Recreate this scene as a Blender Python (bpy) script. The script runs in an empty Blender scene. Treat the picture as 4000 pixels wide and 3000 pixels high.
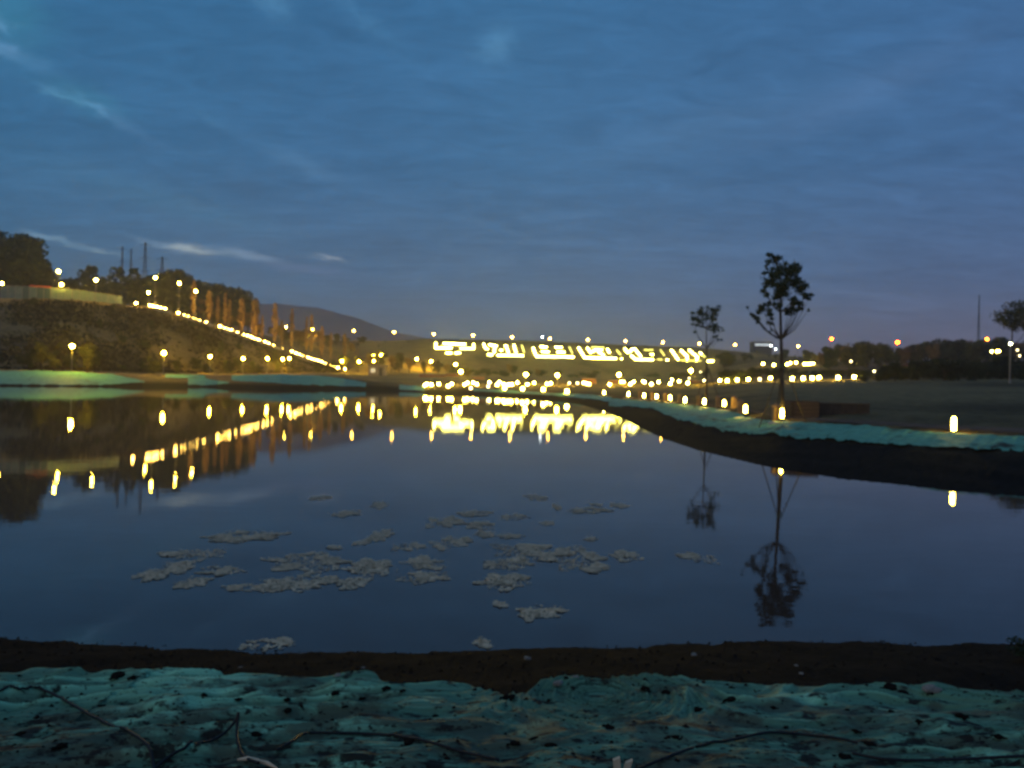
import bpy, bmesh, math, random
import numpy as np
from mathutils import Vector, Matrix

R = math.radians
rng = random.Random(7)
nr = np.random.default_rng(11)
sc = bpy.context.scene
col = sc.collection

# ------------------------------------------------------------------ camera
F = 3005.0            # focal length in photograph pixels (4000 wide)
ROLL = R(1.2)
EYE = 2.0             # camera height above the water
cam_d = bpy.data.cameras.new("camera")
cam = bpy.data.objects.new("camera", cam_d)
col.objects.link(cam)
cam_d.sensor_width = 36.0
cam_d.lens = F / 4000 * 36
cam_d.shift_y = -10 / 4000
cam_d.clip_start = 0.05
cam_d.clip_end = 20000
cam_d.dof.use_dof = True          # the phone focused too close: everything is slightly soft
cam_d.dof.focus_distance = 0.62
cam_d.dof.aperture_fstop = 11.5
cam.matrix_world = Matrix.Translation((0, 0, EYE)) @ Matrix.Rotation(R(90), 4, 'X') @ Matrix.Rotation(ROLL, 4, 'Z')
sc.camera = cam

# ------------------------------------------------------------------ render settings
sc.render.engine = 'CYCLES'
sc.cycles.use_denoising = True
sc.cycles.caustics_reflective = False
sc.cycles.caustics_refractive = False
sc.cycles.max_bounces = 4
sc.cycles.diffuse_bounces = 1
sc.cycles.glossy_bounces = 2
sc.cycles.sample_clamp_indirect = 4
sc.view_settings.view_transform = 'Standard'
sc.view_settings.look = 'None'
sc.view_settings.exposure = 0.0
sc.view_settings.gamma = 1.0

# ------------------------------------------------------------------ node helper
class NT:
    def __init__(s, tree):
        s.t = tree
    def n(s, kind, **kw):
        nd = s.t.nodes.new(kind)
        for k, v in kw.items():
            setattr(nd, k, v)
        return nd
    def link(s, a, b):
        s.t.links.new(a, b)
    def put(s, sock, v):
        if hasattr(v, 'is_output'):
            s.t.links.new(v, sock)
        elif v is not None:
            sock.default_value = v
    def m(s, op, a, b=None, c=None, clamp=False):
        nd = s.t.nodes.new('ShaderNodeMath'); nd.operation = op; nd.use_clamp = clamp
        s.put(nd.inputs[0], a)
        if b is not None: s.put(nd.inputs[1], b)
        if c is not None: s.put(nd.inputs[2], c)
        return nd.outputs[0]
    def noise(s, vec, scale, detail=4, rough=.55, dist=0.0):
        nd = s.t.nodes.new('ShaderNodeTexNoise')
        if vec is not None: s.link(vec, nd.inputs['Vector'])
        nd.inputs['Scale'].default_value = scale
        nd.inputs['Detail'].default_value = detail
        nd.inputs['Roughness'].default_value = rough
        nd.inputs['Distortion'].default_value = dist
        return nd.outputs['Fac']
    def ramp(s, fac, stops, interp='LINEAR'):
        nd = s.t.nodes.new('ShaderNodeValToRGB')
        cr = nd.color_ramp; cr.interpolation = interp
        while len(cr.elements) < len(stops): cr.elements.new(0.5)
        for e, (p, c) in zip(cr.elements, stops):
            e.position = p
            e.color = (c, c, c, 1) if not isinstance(c, (tuple, list)) else (*c, 1)
        s.put(nd.inputs[0], fac)
        return nd.outputs[0]
    def mix(s, fac, a, b, blend='MIX'):
        nd = s.t.nodes.new('ShaderNodeMix'); nd.data_type = 'RGBA'; nd.blend_type = blend
        s.put(nd.inputs[0], fac)
        for sock, v in ((nd.inputs[6], a), (nd.inputs[7], b)):
            if isinstance(v, (tuple, list)): sock.default_value = (*v, 1)
            else: s.put(sock, v)
        return nd.outputs[2]
    def vmap(s, vec, scale=(1, 1, 1), rot=(0, 0, 0), loc=(0, 0, 0)):
        nd = s.t.nodes.new('ShaderNodeMapping')
        s.link(vec, nd.inputs[0])
        nd.inputs['Scale'].default_value = scale
        nd.inputs['Rotation'].default_value = rot
        nd.inputs['Location'].default_value = loc
        return nd.outputs[0]

# ------------------------------------------------------------------ world: dusk sky under a thin cloud deck
SUN_EL, SUN_AZ = R(4.0), R(-128)      # the afterglow comes from behind on the left
world = bpy.data.worlds.new("World")
sc.world = world
world.use_nodes = True
wt = world.node_tree
wt.nodes.clear()
w = NT(wt)
tc = w.n('ShaderNodeTexCoord').outputs['Generated']
sep = w.n('ShaderNodeSeparateXYZ'); w.link(tc, sep.inputs[0])
dx, dy, dz = sep.outputs
az = w.m('ARCTAN2', dx, dy)
el = w.m('ARCSINE', dz)
sky = w.n('ShaderNodeTexSky', sky_type='NISHITA')
sky.sun_disc = False
sky.sun_elevation = SUN_EL
sky.sun_rotation = SUN_AZ
sky.dust_density = 1.0
sky.ozone_density = 3.0
sky_dim = w.mix(1.0, sky.outputs[0], (0.05, 0.05, 0.05), 'MULTIPLY')
# cloud deck colour by height above the horizon
deck = w.ramp(w.m('MULTIPLY', w.m('ABSOLUTE', el), 2 / math.pi),
              [(0.0, (.115, .150, .215)), (0.035, (.100, .162, .258)), (0.08, (.074, .160, .300)), (0.17, (.050, .160, .330)),
               (0.32, (.041, .158, .338)), (1.0, (.030, .140, .310))])
# broad mottling of the deck, stretched by perspective (projected on a plane overhead)
inv = w.m('DIVIDE', 1.0, w.m('ADD', w.m('ABSOLUTE', dz), 0.12))
comb = w.n('ShaderNodeCombineXYZ')
w.link(w.m('MULTIPLY', dx, inv), comb.inputs[0])
w.link(w.m('MULTIPLY', dy, inv), comb.inputs[1])
plane = comb.outputs[0]
n1 = w.noise(w.vmap(plane, (0.9, 1.5, 1), (0, 0, R(28))), 1.3, 7, .6, .3)
n3 = w.noise(w.vmap(plane, (1.6, 3.2, 1), (0, 0, R(-20))), 3.2, 8, .68, .8)
n2 = w.noise(w.vmap(plane, (0.5, 2.4, 1), (0, 0, R(-58))), 1.7, 6, .62, .5)
mot = w.ramp(n1, [(0.30, .90), (0.50, 1.0), (0.72, 1.12)])
mot2 = w.ramp(n2, [(0.35, .95), (0.55, 1.0), (0.68, 1.08), (0.80, 1.22)])
deck = w.mix(1.0, deck, mot, 'MULTIPLY')
deck = w.mix(1.0, deck, mot2, 'MULTIPLY')
deck = w.mix(1.0, deck, w.ramp(n3, [(.32, .87), (.5, 1.0), (.68, 1.14)]), 'MULTIPLY')
# the sky is a little greener on the left, more violet on the right (opposite the sunset)
side = w.ramp(w.m('MULTIPLY_ADD', az, 0.5, 0.5, clamp=True), [(0.12, (.74, .98, .96)), (0.38, (.97, 1.0, 1.0)), (0.50, (1.05, 1.02, 1.0)), (0.85, (1.22, .92, .97))])
deck = w.mix(1.0, deck, side, 'MULTIPLY')
base = w.mix(0.08, deck, sky_dim)
# town glow low on the right
ga = w.m('DIVIDE', w.m('SUBTRACT', az, R(30)), R(15))
ge = w.m('DIVIDE', el, R(2.6))
glow = w.m('EXPONENT', w.m('MULTIPLY', w.m('ADD', w.m('MULTIPLY', ga, ga), w.m('ABSOLUTE', ge)), -1.0))
base = w.mix(glow, base, (.24, .085, .02), 'ADD')

def sky_angles(X, Y):
    ddx, ddy = X - 2000, Y - 1490
    a = ddx * math.cos(ROLL) + ddy * math.sin(ROLL)
    b = ddx * math.sin(ROLL) - ddy * math.cos(ROLL)
    return math.atan(a / F), math.atan(b / F * math.cos(math.atan(a / F)))

# brighter breaks in the clouds: (X, Y, half length, half height in photo pixels, tilt, colour)
warp = w.noise(w.vmap(tc, (14, 14, 46)), 2.0, 5, .6)
warp2 = w.noise(w.vmap(tc, (30, 30, 60), (0, 0, 0), (4, 2, 9)), 1.6, 4, .6)
wel = w.m('MULTIPLY_ADD', w.m('SUBTRACT', warp, 0.5), 0.020, el)
waz = w.m('MULTIPLY_ADD', w.m('SUBTRACT', warp2, 0.5), 0.05, az)
breaks = [(735, 973, 75, 11, 2, (.30, .29, .20)), (610, 955, 90, 10, 14, (.04, .05, .06)), (180, 925, 60, 12, 14, (.09, .12, .12)),
          (400, 978, 60, 9, 8, (.12, .14, .12)), (290, 960, 90, 8, 16, (.04, .055, .06)), (1000, 1000, 80, 13, 8, (.09, .10, .11)),
          (1280, 1010, 45, 8, 4, (.20, .18, .14)), (1180, 1050, 160, 18, 3, (.03, .02, .03)), (880, 985, 120, 12, 6, (.07, .08, .08)),
          (240, 372, 70, 10, 11, (.035, .08, .11)), (340, 390, 110, 40, 14, (.006, .04, .03)), (40, 60, 110, 110, 0, (.004, .04, .025)), (20, 105, 22, 22, 0, (.05, .09, .15)), (370, 420, 60, 12, 30, (.03, .06, .10)), (480, 480, 120, 16, 24, (.02, .03, .05)),
          (1935, 175, 55, 75, 60, (.03, .07, .10)), (1070, 10, 60, 40, 20, (.03, .07, .10)), (1180, 640, 150, 30, 18, (.02, .035, .05)),
          (830, 470, 70, 18, 20, (.008, .02, .03)), (1400, 60, 160, 30, 30, (.012, .03, .045)), (3350, 380, 420, 60, -20, (.016, .02, .03)),
          (2700, 520, 480, 70, -14, (.012, .018, .024)), (700, 800, 380, 50, 10, (.008, .02, .02)), (10, 188, 40, 12, 14, (.05, .08, .13)), (120, 235, 90, 25, 14, (.015, .03, .05))]
for (X, Y, hl, hh, tilt, c) in breaks:
    a0, e0 = sky_angles(X, Y)
    t = R(tilt) + ROLL
    da = w.m('SUBTRACT', waz, a0)
    de = w.m('SUBTRACT', wel, e0)
    p = w.m('ADD', w.m('MULTIPLY', da, math.cos(t)), w.m('MULTIPLY', de, -math.sin(t)))
    q = w.m('ADD', w.m('MULTIPLY', da, math.sin(t)), w.m('MULTIPLY', de, math.cos(t)))
    p = w.m('DIVIDE', p, hl / F)
    q = w.m('DIVIDE', q, hh / F)
    g = w.m('EXPONENT', w.m('MULTIPLY', w.m('ADD', w.m('MULTIPLY', p, p), w.m('MULTIPLY', q, q)), -1.0))
    base = w.mix(g, base, c, 'ADD')
bg = w.n('ShaderNodeBackground')
w.link(base, bg.inputs[0])
bg.inputs[1].default_value = 1.0
wo = w.n('ShaderNodeOutputWorld')
w.link(bg.outputs[0], wo.inputs[0])

sun_d = bpy.data.lights.new("sun", 'SUN')
sun_d.energy = 0.46
sun_d.angle = R(70)
sun_d.color = (1.0, .68, .42)
sun = bpy.data.objects.new("sun", sun_d)
col.objects.link(sun)
sun_vec = Vector((math.sin(SUN_AZ) * math.cos(R(24)), math.cos(SUN_AZ) * math.cos(R(24)), math.sin(R(24))))
sun.rotation_euler = sun_vec.to_track_quat('Z', 'Y').to_euler()

# ------------------------------------------------------------------ pixels to places
def hz(X):
    return 1490 + (X - 2000) * math.tan(ROLL)
def P(X, Y, D):
    ddx, ddy = X - 2000, Y - 1490
    a = ddx * math.cos(ROLL) + ddy * math.sin(ROLL)
    b = ddx * math.sin(ROLL) - ddy * math.cos(ROLL)
    return Vector((a / F * D, D, EYE + b / F * D))

# far side of the pond: for photo column X the depth (m) and height (m) of waterline, bank top, field, foot of slope, crest, behind
COLS = [
    (-800, (98, 0), (109, 1.9), (124, 2.2), (131, 2.5), (176, 18.7), (215, 20)),
    (0, (102, 0), (111, 1.93), (124, 2.2), (131, 2.5), (176, 18.6), (215, 20)),
    (280, (109, 0), (116, 1.95), (128, 2.2), (135, 2.5), (182, 19.3), (225, 20.5)),
    (560, (118, 0), (126, 1.6), (150, 2.1), (158, 2.5), (200, 19.6), (240, 21)),
    (650, (124, 0), (131, 1.8), (155, 2.1), (166, 2.5), (206, 18.9), (250, 20.5)),
    (850, (131, 0), (139, 1.9), (175, 2.2), (185, 2.7), (220, 16.0), (270, 19.5)),
    (1100, (125, 0), (134, 2.3), (195, 2.6), (210, 3.1), (236, 10.2), (300, 17)),
    (1220, (130, 0), (139, 2.3), (205, 2.7), (226, 3.5), (250, 7.4), (305, 17)),
    (1350, (137, 0), (146, 1.9), (215, 3.0), (238, 3.9), (262, 5.6), (308, 17)),
    (1500, (133, 0), (142, 1.3), (200, 2.3), (250, 4.4), (292, 15.5), (306, 17.2)),
    (1650, (122, 0), (131, .8), (170, 1.5), (258, 4.5), (294, 17.8), (304, 17.9)),
    (2000, (105, 0), (113, .6), (165, 1.6), (260, 4.5), (292, 17.8), (302, 17.9)),
    (2200, (85, 0), (96, .55), (160, 1.6), (262, 4.5), (298, 17.8), (308, 17.9)),
    (2300, (64, 0), (90, .55), (155, 1.6), (264, 4.5), (304, 17.8), (314, 17.9)),
    (2405, (47, 0), (80, .55), (150, 1.6), (268, 4.5), (308, 17.8), (318, 17.9)),
    (2500, (35, 0), (72, .55), (140, 1.6), (270, 4.5), (312, 17.8), (322, 17.9)),
    (2590, (28.2, 0), (65, .55), (132, 1.6), (272, 4.6), (316, 17.8), (326, 17.9)),
    (2720, (23.7, 0), (54, .6), (125, 1.9), (270, 4.8), (318, 17.8), (330, 17.9)),
    (2830, (21.7, 0), (46, .65), (120, 2.4), (220, 6.5), (310, 16.5), (330, 17)),
    (2960, (19.7, 0), (35, .72), (114, 2.7), (200, 7.3), (300, 15), (335, 15)),
    (3060, (18.6, 0), (28.5, .75), (110, 2.8), (195, 7.3), (290, 14), (335, 14)),
    (3300, (17.0, 0), (25.3, .8), (95, 2.85), (165, 5.0), (260, 11), (310, 12)),
    (3720, (15.5, 0), (22.0, .8), (84, 2.95), (140, 4.5), (240, 11), (290, 12)),
    (4000, (14.9, 0), (21.0, .8), (80, 3.0), (130, 4.6), (230, 11), (280, 12)),
    (4800, (13.2, 0), (19.0, .8), (78, 3.0), (125, 4.6), (225, 11), (275, 12)),
]
CX = np.array([c[0] for c in COLS], float)
CD = np.array([[p[0] for p in c[1:]] for c in COLS], float)
CZ = np.array([[p[1] for p in c[1:]] for c in COLS], float)
NEAR = [(-900, 2480), (0, 2492), (500, 2515), (823, 2537), (1300, 2550), (1850, 2545), (2300, 2528), (2600, 2515), (3300, 2500), (3700, 2520), (4000, 2512), (4900, 2520)]
NX = np.array([(P(a, b, 1).x) for a, b in NEAR])
NDs = np.array([EYE / (EYE - P(a, b, 1).z) for a, b in NEAR])
NXW = NX * NDs

def smooth_noise(x, y, seed=0):
    s = seed * 1.7
    return (np.sin(x * 1.0 + 1.3 * np.sin(y * .7 + s) + s) * np.cos(y * 1.1 + 1.1 * np.sin(x * .6 - s)) * .5
            + .28 * np.sin(x * 2.3 + y * 1.7 + s * 2) + .22 * np.cos(x * 3.1 - y * 2.9 + s))

def terrain(x, y, rough=True):
    x = np.atleast_1d(np.asarray(x, float)); y = np.atleast_1d(np.asarray(y, float))
    u = x / np.maximum(y, 8.0)
    X = np.clip(2000 + F * u, CX[0], CX[-1])
    dn = np.interp(x, NXW, NDs)
    ks = CD.shape[1]
    d = [np.interp(X, CX, CD[:, k]) for k in range(ks)]
    z = [np.interp(X, CX, CZ[:, k]) for k in range(ks)]
    one = np.ones_like(x)
    bx = [-80 * one, 0 * one, 2.4 * one, 3.05 * one, dn - 1.28, dn, dn + 1.6, (dn + 1.6 + d[0] - 2.2) / 2, d[0] - 2.0] + d + [600 * one, 5000 * one]
    bz = [1.0 * one, .56 * one, .49 * one, .44 * one, .25 * one, 0 * one, -.5 * one, -1.6 * one, -.45 * one] + z + [np.minimum(z[-1], 12), 8 * one]
    out = np.full_like(x, bz[0][0])
    for k in range(len(bx) - 1):
        a, b = bx[k], bx[k + 1]
        t = np.clip((y - a) / np.maximum(b - a, 1e-6), 0, 1)
        m = y >= a
        out = np.where(m, bz[k] + (bz[k + 1] - bz[k]) * t, out)
    if rough:
        am = np.where(out > .25, 1, 0) * np.clip((y - 15) / 100, 0, 1)
        slope = np.clip((y - d[3]) / 12, 0, 1) * np.clip((d[4] - 2 - y) / 8, 0, 1)
        out = out + am * .10 * smooth_noise(x * .35, y * .35, 1) + slope * .35 * smooth_noise(x * .12, y * .12, 2)
    return out
def tz(x, y):
    return float(terrain(x, y)[0])
def crestD(X, k=4):
    return float(np.interp(X, CX, CD[:, k]))
def solve(X, Y, h, d0, d1, n=500):
    """depth along the ray of pixel (X, Y) where it passes h above the ground"""
    D = np.linspace(d0, d1, n)
    v = P(X, Y, 1)
    g = terrain(v.x * D, D)
    e = np.abs((EYE + (v.z - EYE) * D) - g - h)
    return float(D[int(np.argmin(e))])

# ------------------------------------------------------------------ materials
MATS = {}
def mat(name, colr, rough=.85, spec=.2, noise=0, nscale=6, bump=0, col2=None, metal=0, coord='Object', lo=.38, hi=.62, stretch=(1, 1, 1)):
    if name in MATS: return MATS[name]
    m = bpy.data.materials.new(name); m.use_nodes = True
    t = NT(m.node_tree)
    bs = m.node_tree.nodes['Principled BSDF']
    bs.inputs['Roughness'].default_value = rough
    bs.inputs['Specular IOR Level'].default_value = spec
    bs.inputs['Metallic'].default_value = metal
    bs.inputs['Base Color'].default_value = (*colr, 1)
    if col2 is not None or bump:
        v = t.vmap(t.n('ShaderNodeTexCoord').outputs[coord], stretch)
        f = t.noise(v, nscale, 6, .62)
        if col2 is not None:
            t.link(t.ramp(f, [(lo, colr), (hi, col2)]), bs.inputs['Base Color'])
        if bump:
            b = t.n('ShaderNodeBump'); b.inputs['Strength'].default_value = bump; b.inputs['Distance'].default_value = .05
            t.link(t.noise(v, nscale * 3, 6, .65), b.inputs['Height'])
            t.link(b.outputs[0], bs.inputs['Normal'])
    MATS[name] = m
    return m
def glow_mat(name, colr, strength):
    if name in MATS: return MATS[name]
    m = bpy.data.materials.new(name); m.use_nodes = True
    t = m.node_tree
    bs = t.nodes['Principled BSDF']
    bs.inputs['Base Color'].default_value = (.8, .78, .7, 1)
    bs.inputs['Emission Color'].default_value = (*colr, 1)
    bs.inputs['Emission Strength'].default_value = strength
    MATS[name] = m
    return m

WARM = (1.0, .72, .10)
M_lamp = glow_mat('lamp_glass_warm', (1.0, .60, .022), 1150)
M_hill = glow_mat('lamp_glass_hilltop', (1.0, .62, .045), 420)
M_boll = glow_mat('bollard_glass', (1.0, .72, .070), 75)
M_bollfar = glow_mat('bollard_glass_bright', (1.0, .68, .075), 190)
M_dim = glow_mat('bollard_glass_dim', (1.0, .80, .36), 9)
M_crest = glow_mat('street_lamp_glass', (1.0, .46, .05), 120)
M_white = glow_mat('white_lamp_glass', (.9, 1.0, .95), 45)
M_red = glow_mat('sodium_lamp_glass', (1.0, .085, .001), 85)
M_step = glow_mat('step_light_glass', (1.0, .56, .09), 130)
M_char = glow_mat('sign_tube', (1.0, .88, .16), 32)
M_chard = glow_mat('sign_tube_dim', (1.0, .88, .12), 2.4)
M_metal = mat('lamp_metal', (.22, .21, .20), .5, .4)
M_dark = mat('dark_metal', (.06, .06, .06), .5, .4)
M_bark = mat('bark', (.06, .045, .032), .9, .1, col2=(.11, .085, .06), nscale=9, bump=.5)
M_leaf = mat('leaf_dark', (.030, .045, .018), .75, .2, col2=(.055, .075, .028), nscale=3)
M_leaf2 = mat('leaf_olive', (.05, .055, .020), .75, .2, col2=(.085, .085, .030), nscale=2)
M_leafb = mat('leaf_brown', (.17, .105, .045), .8, .1, col2=(.24, .16, .07), nscale=2)
M_slender = mat('leaf_slender', (.26, .155, .06), .8, .1, col2=(.36, .23, .10), nscale=2)
M_hedge = mat('leaf_hedge', (.022, .030, .014), .8, .1, col2=(.04, .05, .02), nscale=2)
M_grass = mat('straw_grass', (.22, .18, .06), .9, .1, col2=(.13, .13, .05), nscale=2)

# ------------------------------------------------------------------ mesh helpers
def link(o, parent=None):
    col.objects.link(o)
    if parent is not None: o.parent = parent
    return o
def mesh_obj(name, verts, faces, m, parent=None, smooth=False):
    me = bpy.data.meshes.new(name)
    me.from_pydata([tuple(v) for v in verts], [], [tuple(f) for f in faces])
    if m is not None: me.materials.append(m)
    if smooth:
        me.polygons.foreach_set('use_smooth', [True] * len(me.polygons))
    me.update()
    return link(bpy.data.objects.new(name, me), parent)
def tag(o, label, cat, group=None, kind=None):
    if label: o['label'] = label
    if cat: o['category'] = cat
    if group: o['group'] = group
    if kind: o['kind'] = kind
    return o
def empty(name, loc, label, cat, group=None, rz=0):
    o = bpy.data.objects.new(name, None)
    o.empty_display_size = .2
    col.objects.link(o)
    o.location = loc; o.rotation_euler = (0, 0, rz)
    return tag(o, label, cat, group)
class MB:
    def __init__(s): s.v = []; s.f = []
    def box(s, c, size, rz=0):
        b = len(s.v); cx, cy, cz = c; sx, sy, sz = (k / 2 for k in size)
        ca, sa = math.cos(rz), math.sin(rz)
        for z in (-sz, sz):
            for x, y in ((-sx, -sy), (sx, -sy), (sx, sy), (-sx, sy)):
                s.v.append((cx + x * ca - y * sa, cy + x * sa + y * ca, cz + z))
        for f in ((3, 2, 1, 0), (4, 5, 6, 7), (0, 1, 5, 4), (1, 2, 6, 5), (2, 3, 7, 6), (3, 0, 4, 7)):
            s.f.append(tuple(b + k for k in f))
        return s
    def lathe(s, prof, n=12, c=(0, 0, 0)):
        b = len(s.v)
        for (r, z) in prof:
            for k in range(n):
                a = 2 * math.pi * k / n
                s.v.append((c[0] + r * math.cos(a), c[1] + r * math.sin(a), c[2] + z))
        for i in range(len(prof) - 1):
            for k in range(n):
                k2 = (k + 1) % n
                s.f.append((b + i * n + k, b + i * n + k2, b + (i + 1) * n + k2, b + (i + 1) * n + k))
        s.f.append(tuple(b + k for k in reversed(range(n))))
        s.f.append(tuple(b + (len(prof) - 1) * n + k for k in range(n)))
        return s
    def tube(s, pts, radii, n=8):
        pts = [Vector(p) for p in pts]
        if not isinstance(radii, (list, tuple)): radii = [radii] * len(pts)
        b = len(s.v)
        for i, p in enumerate(pts):
            d = (pts[min(i + 1, len(pts) - 1)] - pts[max(i - 1, 0)])
            d = d.normalized() if d.length > 1e-9 else Vector((0, 0, 1))
            ref = Vector((1, 0, 0)) if abs(d.x) < .8 else Vector((0, 1, 0))
            e1 = d.cross(ref).normalized(); e2 = d.cross(e1)
            for k in range(n):
                a = 2 * math.pi * k / n
                q = p + (e1 * math.cos(a) + e2 * math.sin(a)) * radii[i]
                s.v.append(tuple(q))
        for i in range(len(pts) - 1):
            for k in range(n):
                k2 = (k + 1) % n
                s.f.append((b + i * n + k, b + i * n + k2, b + (i + 1) * n + k2, b + (i + 1) * n + k))
        s.f.append(tuple(b + k for k in reversed(range(n))))
        s.f.append(tuple(b + (len(pts) - 1) * n + k for k in range(n)))
        return s
    def build(s, name, m, parent=None, smooth=False):
        return mesh_obj(name, s.v, s.f, m, parent, smooth)
    def mesh(s, name, m, smooth=False):
        me = bpy.data.meshes.new(name); me.from_pydata(s.v, [], s.f); me.materials.append(m)
        if smooth: me.polygons.foreach_set('use_smooth', [True] * len(me.polygons))
        me.update(); return me

def leaves(centers, size, flat=0.0):
    """one small leaf-shaped quad at each centre, random attitude"""
    c = np.asarray(centers, float); n = len(c)
    a = nr.normal(size=(n, 3)); a[:, 2] *= (1 - flat); a /= np.linalg.norm(a, axis=1)[:, None]
    r = nr.normal(size=(n, 3)); r[:, 2] *= (1 - flat)
    b = np.cross(a, r); b /= np.linalg.norm(b, axis=1)[:, None]
    if flat > .5:
        b = np.cross(a, np.array([[0, 0, 1.0]]) + .15 * nr.normal(size=(n, 3))); b /= np.linalg.norm(b, axis=1)[:, None]
    s = size * nr.uniform(.6, 1.3, size=(n, 1))
    v = np.stack([c - a * s, c + b * s * .5, c + a * s, c - b * s * .5], 1).reshape(-1, 3)
    f = np.arange(4 * n).reshape(n, 4)
    return v.tolist(), f.tolist()
def ball_points(c, r, n, shell=.55):
    d = nr.normal(size=(n, 3)); d /= np.linalg.norm(d, axis=1)[:, None]
    rad = np.maximum(nr.uniform(0, 1, size=(n, 1)) ** .5, nr.uniform(0, shell, size=(n, 1)))
    return np.asarray(c) + d * rad * np.asarray(r)

# ------------------------------------------------------------------ ground: one sheet to the horizon
th = np.concatenate([np.linspace(-72, -40, 26)[:-1], np.linspace(-40, 40, 380), np.linspace(40, 72, 26)[1:]])
U = np.tan(np.radians(th))
Yr = np.concatenate([np.linspace(-80, 0, 9)[:-1], np.linspace(0, 8, 90)[:-1], np.geomspace(8, 330, 210)[:-1], np.geomspace(330, 2600, 24)])
gu, gy = np.meshgrid(U, Yr)
gx = gu * np.maximum(gy, 5.0)
gz = terrain(gx.ravel(), gy.ravel()).reshape(gx.shape)
near = (gy < 9) & (gz > -.6)
lump = .020 * smooth_noise(gx * 3.1, gy * 3.3, 3) + .008 * smooth_noise(gx * 9, gy * 9, 4) + .002 * nr.normal(size=gx.shape)
gz = gz + np.where(near, lump * np.clip((gy - 1) / 2, 0, 1), 0)
mid = (gy >= 9) & (gy < 70) & (gz > .06)
gz = gz + np.where(mid, .035 * smooth_noise(gx * 1.6, gy * 1.6, 5) + .012 * nr.normal(size=gx.shape), 0)
V = np.stack([gx, gy, gz], -1).reshape(-1, 3)
nc = len(U); nrw = len(Yr)
idx = np.arange(nc * nrw).reshape(nrw, nc)
Fq = np.stack([idx[:-1, :-1], idx[:-1, 1:], idx[1:, 1:], idx[1:, :-1]], -1).reshape(-1, 4)
M_ground = bpy.data.materials.new('ground_soil_grass'); M_ground.use_nodes = True
t = NT(M_ground.node_tree); bs = M_ground.node_tree.nodes['Principled BSDF']
pos = t.n('ShaderNodeNewGeometry').outputs['Position']
sx = t.n('ShaderNodeSeparateXYZ'); t.link(pos, sx.inputs[0])
big = t.noise(pos, .05, 5, .6)
fine = t.noise(pos, 7.0, 7, .7)
soil = t.ramp(fine, [(.30, (.004, .003, .0025)), (.55, (.009, .007, .0055)), (.75, (.024, .019, .015))])
grass = t.ramp(t.noise(pos, 1.2, 7, .7), [(.3, (.10, .075, .035)), (.55, (.20, .145, .068)), (.8, (.27, .195, .095))])
# grass grows away from the raw pond edge
g_amt = t.m('MULTIPLY', t.ramp(big, [(.36, .35), (.55, 1.0)]), t.ramp(t.m('MULTIPLY_ADD', sx.outputs[2], .6, -.25, clamp=True), [(.0, 0.0), (.35, 1.0)]))
t.link(t.mix(g_amt, soil, grass), bs.inputs['Base Color'])
bs.inputs['Roughness'].default_value = .95
bs.inputs['Specular IOR Level'].default_value = .08
bp = t.n('ShaderNodeBump'); bp.inputs['Strength'].default_value = .9; bp.inputs['Distance'].default_value = .03
t.link(t.noise(pos, 26, 6, .7), bp.inputs['Height']); t.link(bp.outputs[0], bs.inputs['Normal'])
g = mesh_obj('ground', V, Fq, M_ground, smooth=True)
g['kind'] = 'structure'

# ------------------------------------------------------------------ pond water
M_water = bpy.data.materials.new('pond_water'); M_water.use_nodes = True
t = NT(M_water.node_tree); bs = M_water.node_tree.nodes['Principled BSDF']
bs.inputs['Base Color'].default_value = (.060, .036, .028, 1)
bs.inputs['Roughness'].default_value = .005
bs.inputs['IOR'].default_value = 1.333
pos = t.n('ShaderNodeNewGeometry').outputs['Position']
b1 = t.n('ShaderNodeBump'); b1.inputs['Strength'].default_value = .024; b1.inputs['Distance'].default_value = .05
t.link(t.noise(t.vmap(pos, (1.0, 2.2, 1)), 1.3, 3, .5), b1.inputs['Height'])
b2 = t.n('ShaderNodeBump'); b2.inputs['Strength'].default_value = .010; b2.inputs['Distance'].default_value = .02
t.link(t.noise(t.vmap(pos, (1, 1.8, 1)), 9, 2, .5), b2.inputs['Height'])
t.link(b1.outputs[0], b2.inputs['Normal']); t.link(b2.outputs[0], bs.inputs['Normal'])
mb = MB(); mb.v = [(-700, 4.4, 0), (700, 4.4, 0), (700, 230, 0), (-700, 230, 0)]; mb.f = [(0, 1, 2, 3)]
wat = mb.build('pond_water', M_water); wat['kind'] = 'structure'

# ------------------------------------------------------------------ far hill beyond the dam
hx = np.linspace(-640, 380, 120); hy = np.linspace(560, 1350, 40)
HX, HY = np.meshgrid(hx, hy)
def hillz(x, y):
    pk = P(1110, 1187, 800)
    prof = np.interp(x, [P(-400, 1250, 800).x, P(700, 1215, 800).x, P(960, 1195, 800).x, pk.x, P(1250, 1205, 800).x, P(1400, 1245, 800).x, P(1540, 1296, 800).x, P(1750, 1340, 800).x, P(2100, 1400, 800).x, 900],
                     [P(-400, 1250, 800).z, P(700, 1215, 800).z, P(960, 1195, 800).z, pk.z, P(1250, 1205, 800).z, P(1400, 1245, 800).z, P(1540, 1296, 800).z, P(1750, 1340, 800).z, P(2100, 1400, 800).z, 5])
    return prof * np.exp(-((y - 800) / 160) ** 2) + 1.2 * smooth_noise(x * .05, y * .05, 6)
HZ = hillz(HX, HY)
idx = np.arange(HX.size).reshape(HX.shape)
Fh = np.stack([idx[:-1, :-1], idx[:-1, 1:], idx[1:, 1:], idx[1:, :-1]], -1).reshape(-1, 4)
M_hillm = mat('far_hill', (.26, .21, .22), .95, 0, col2=(.30, .24, .24), nscale=.03)
hobj = mesh_obj('hill', np.stack([HX, HY, HZ], -1).reshape(-1, 3), Fh, M_hillm, smooth=True); hobj['kind'] = 'structure'

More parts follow.
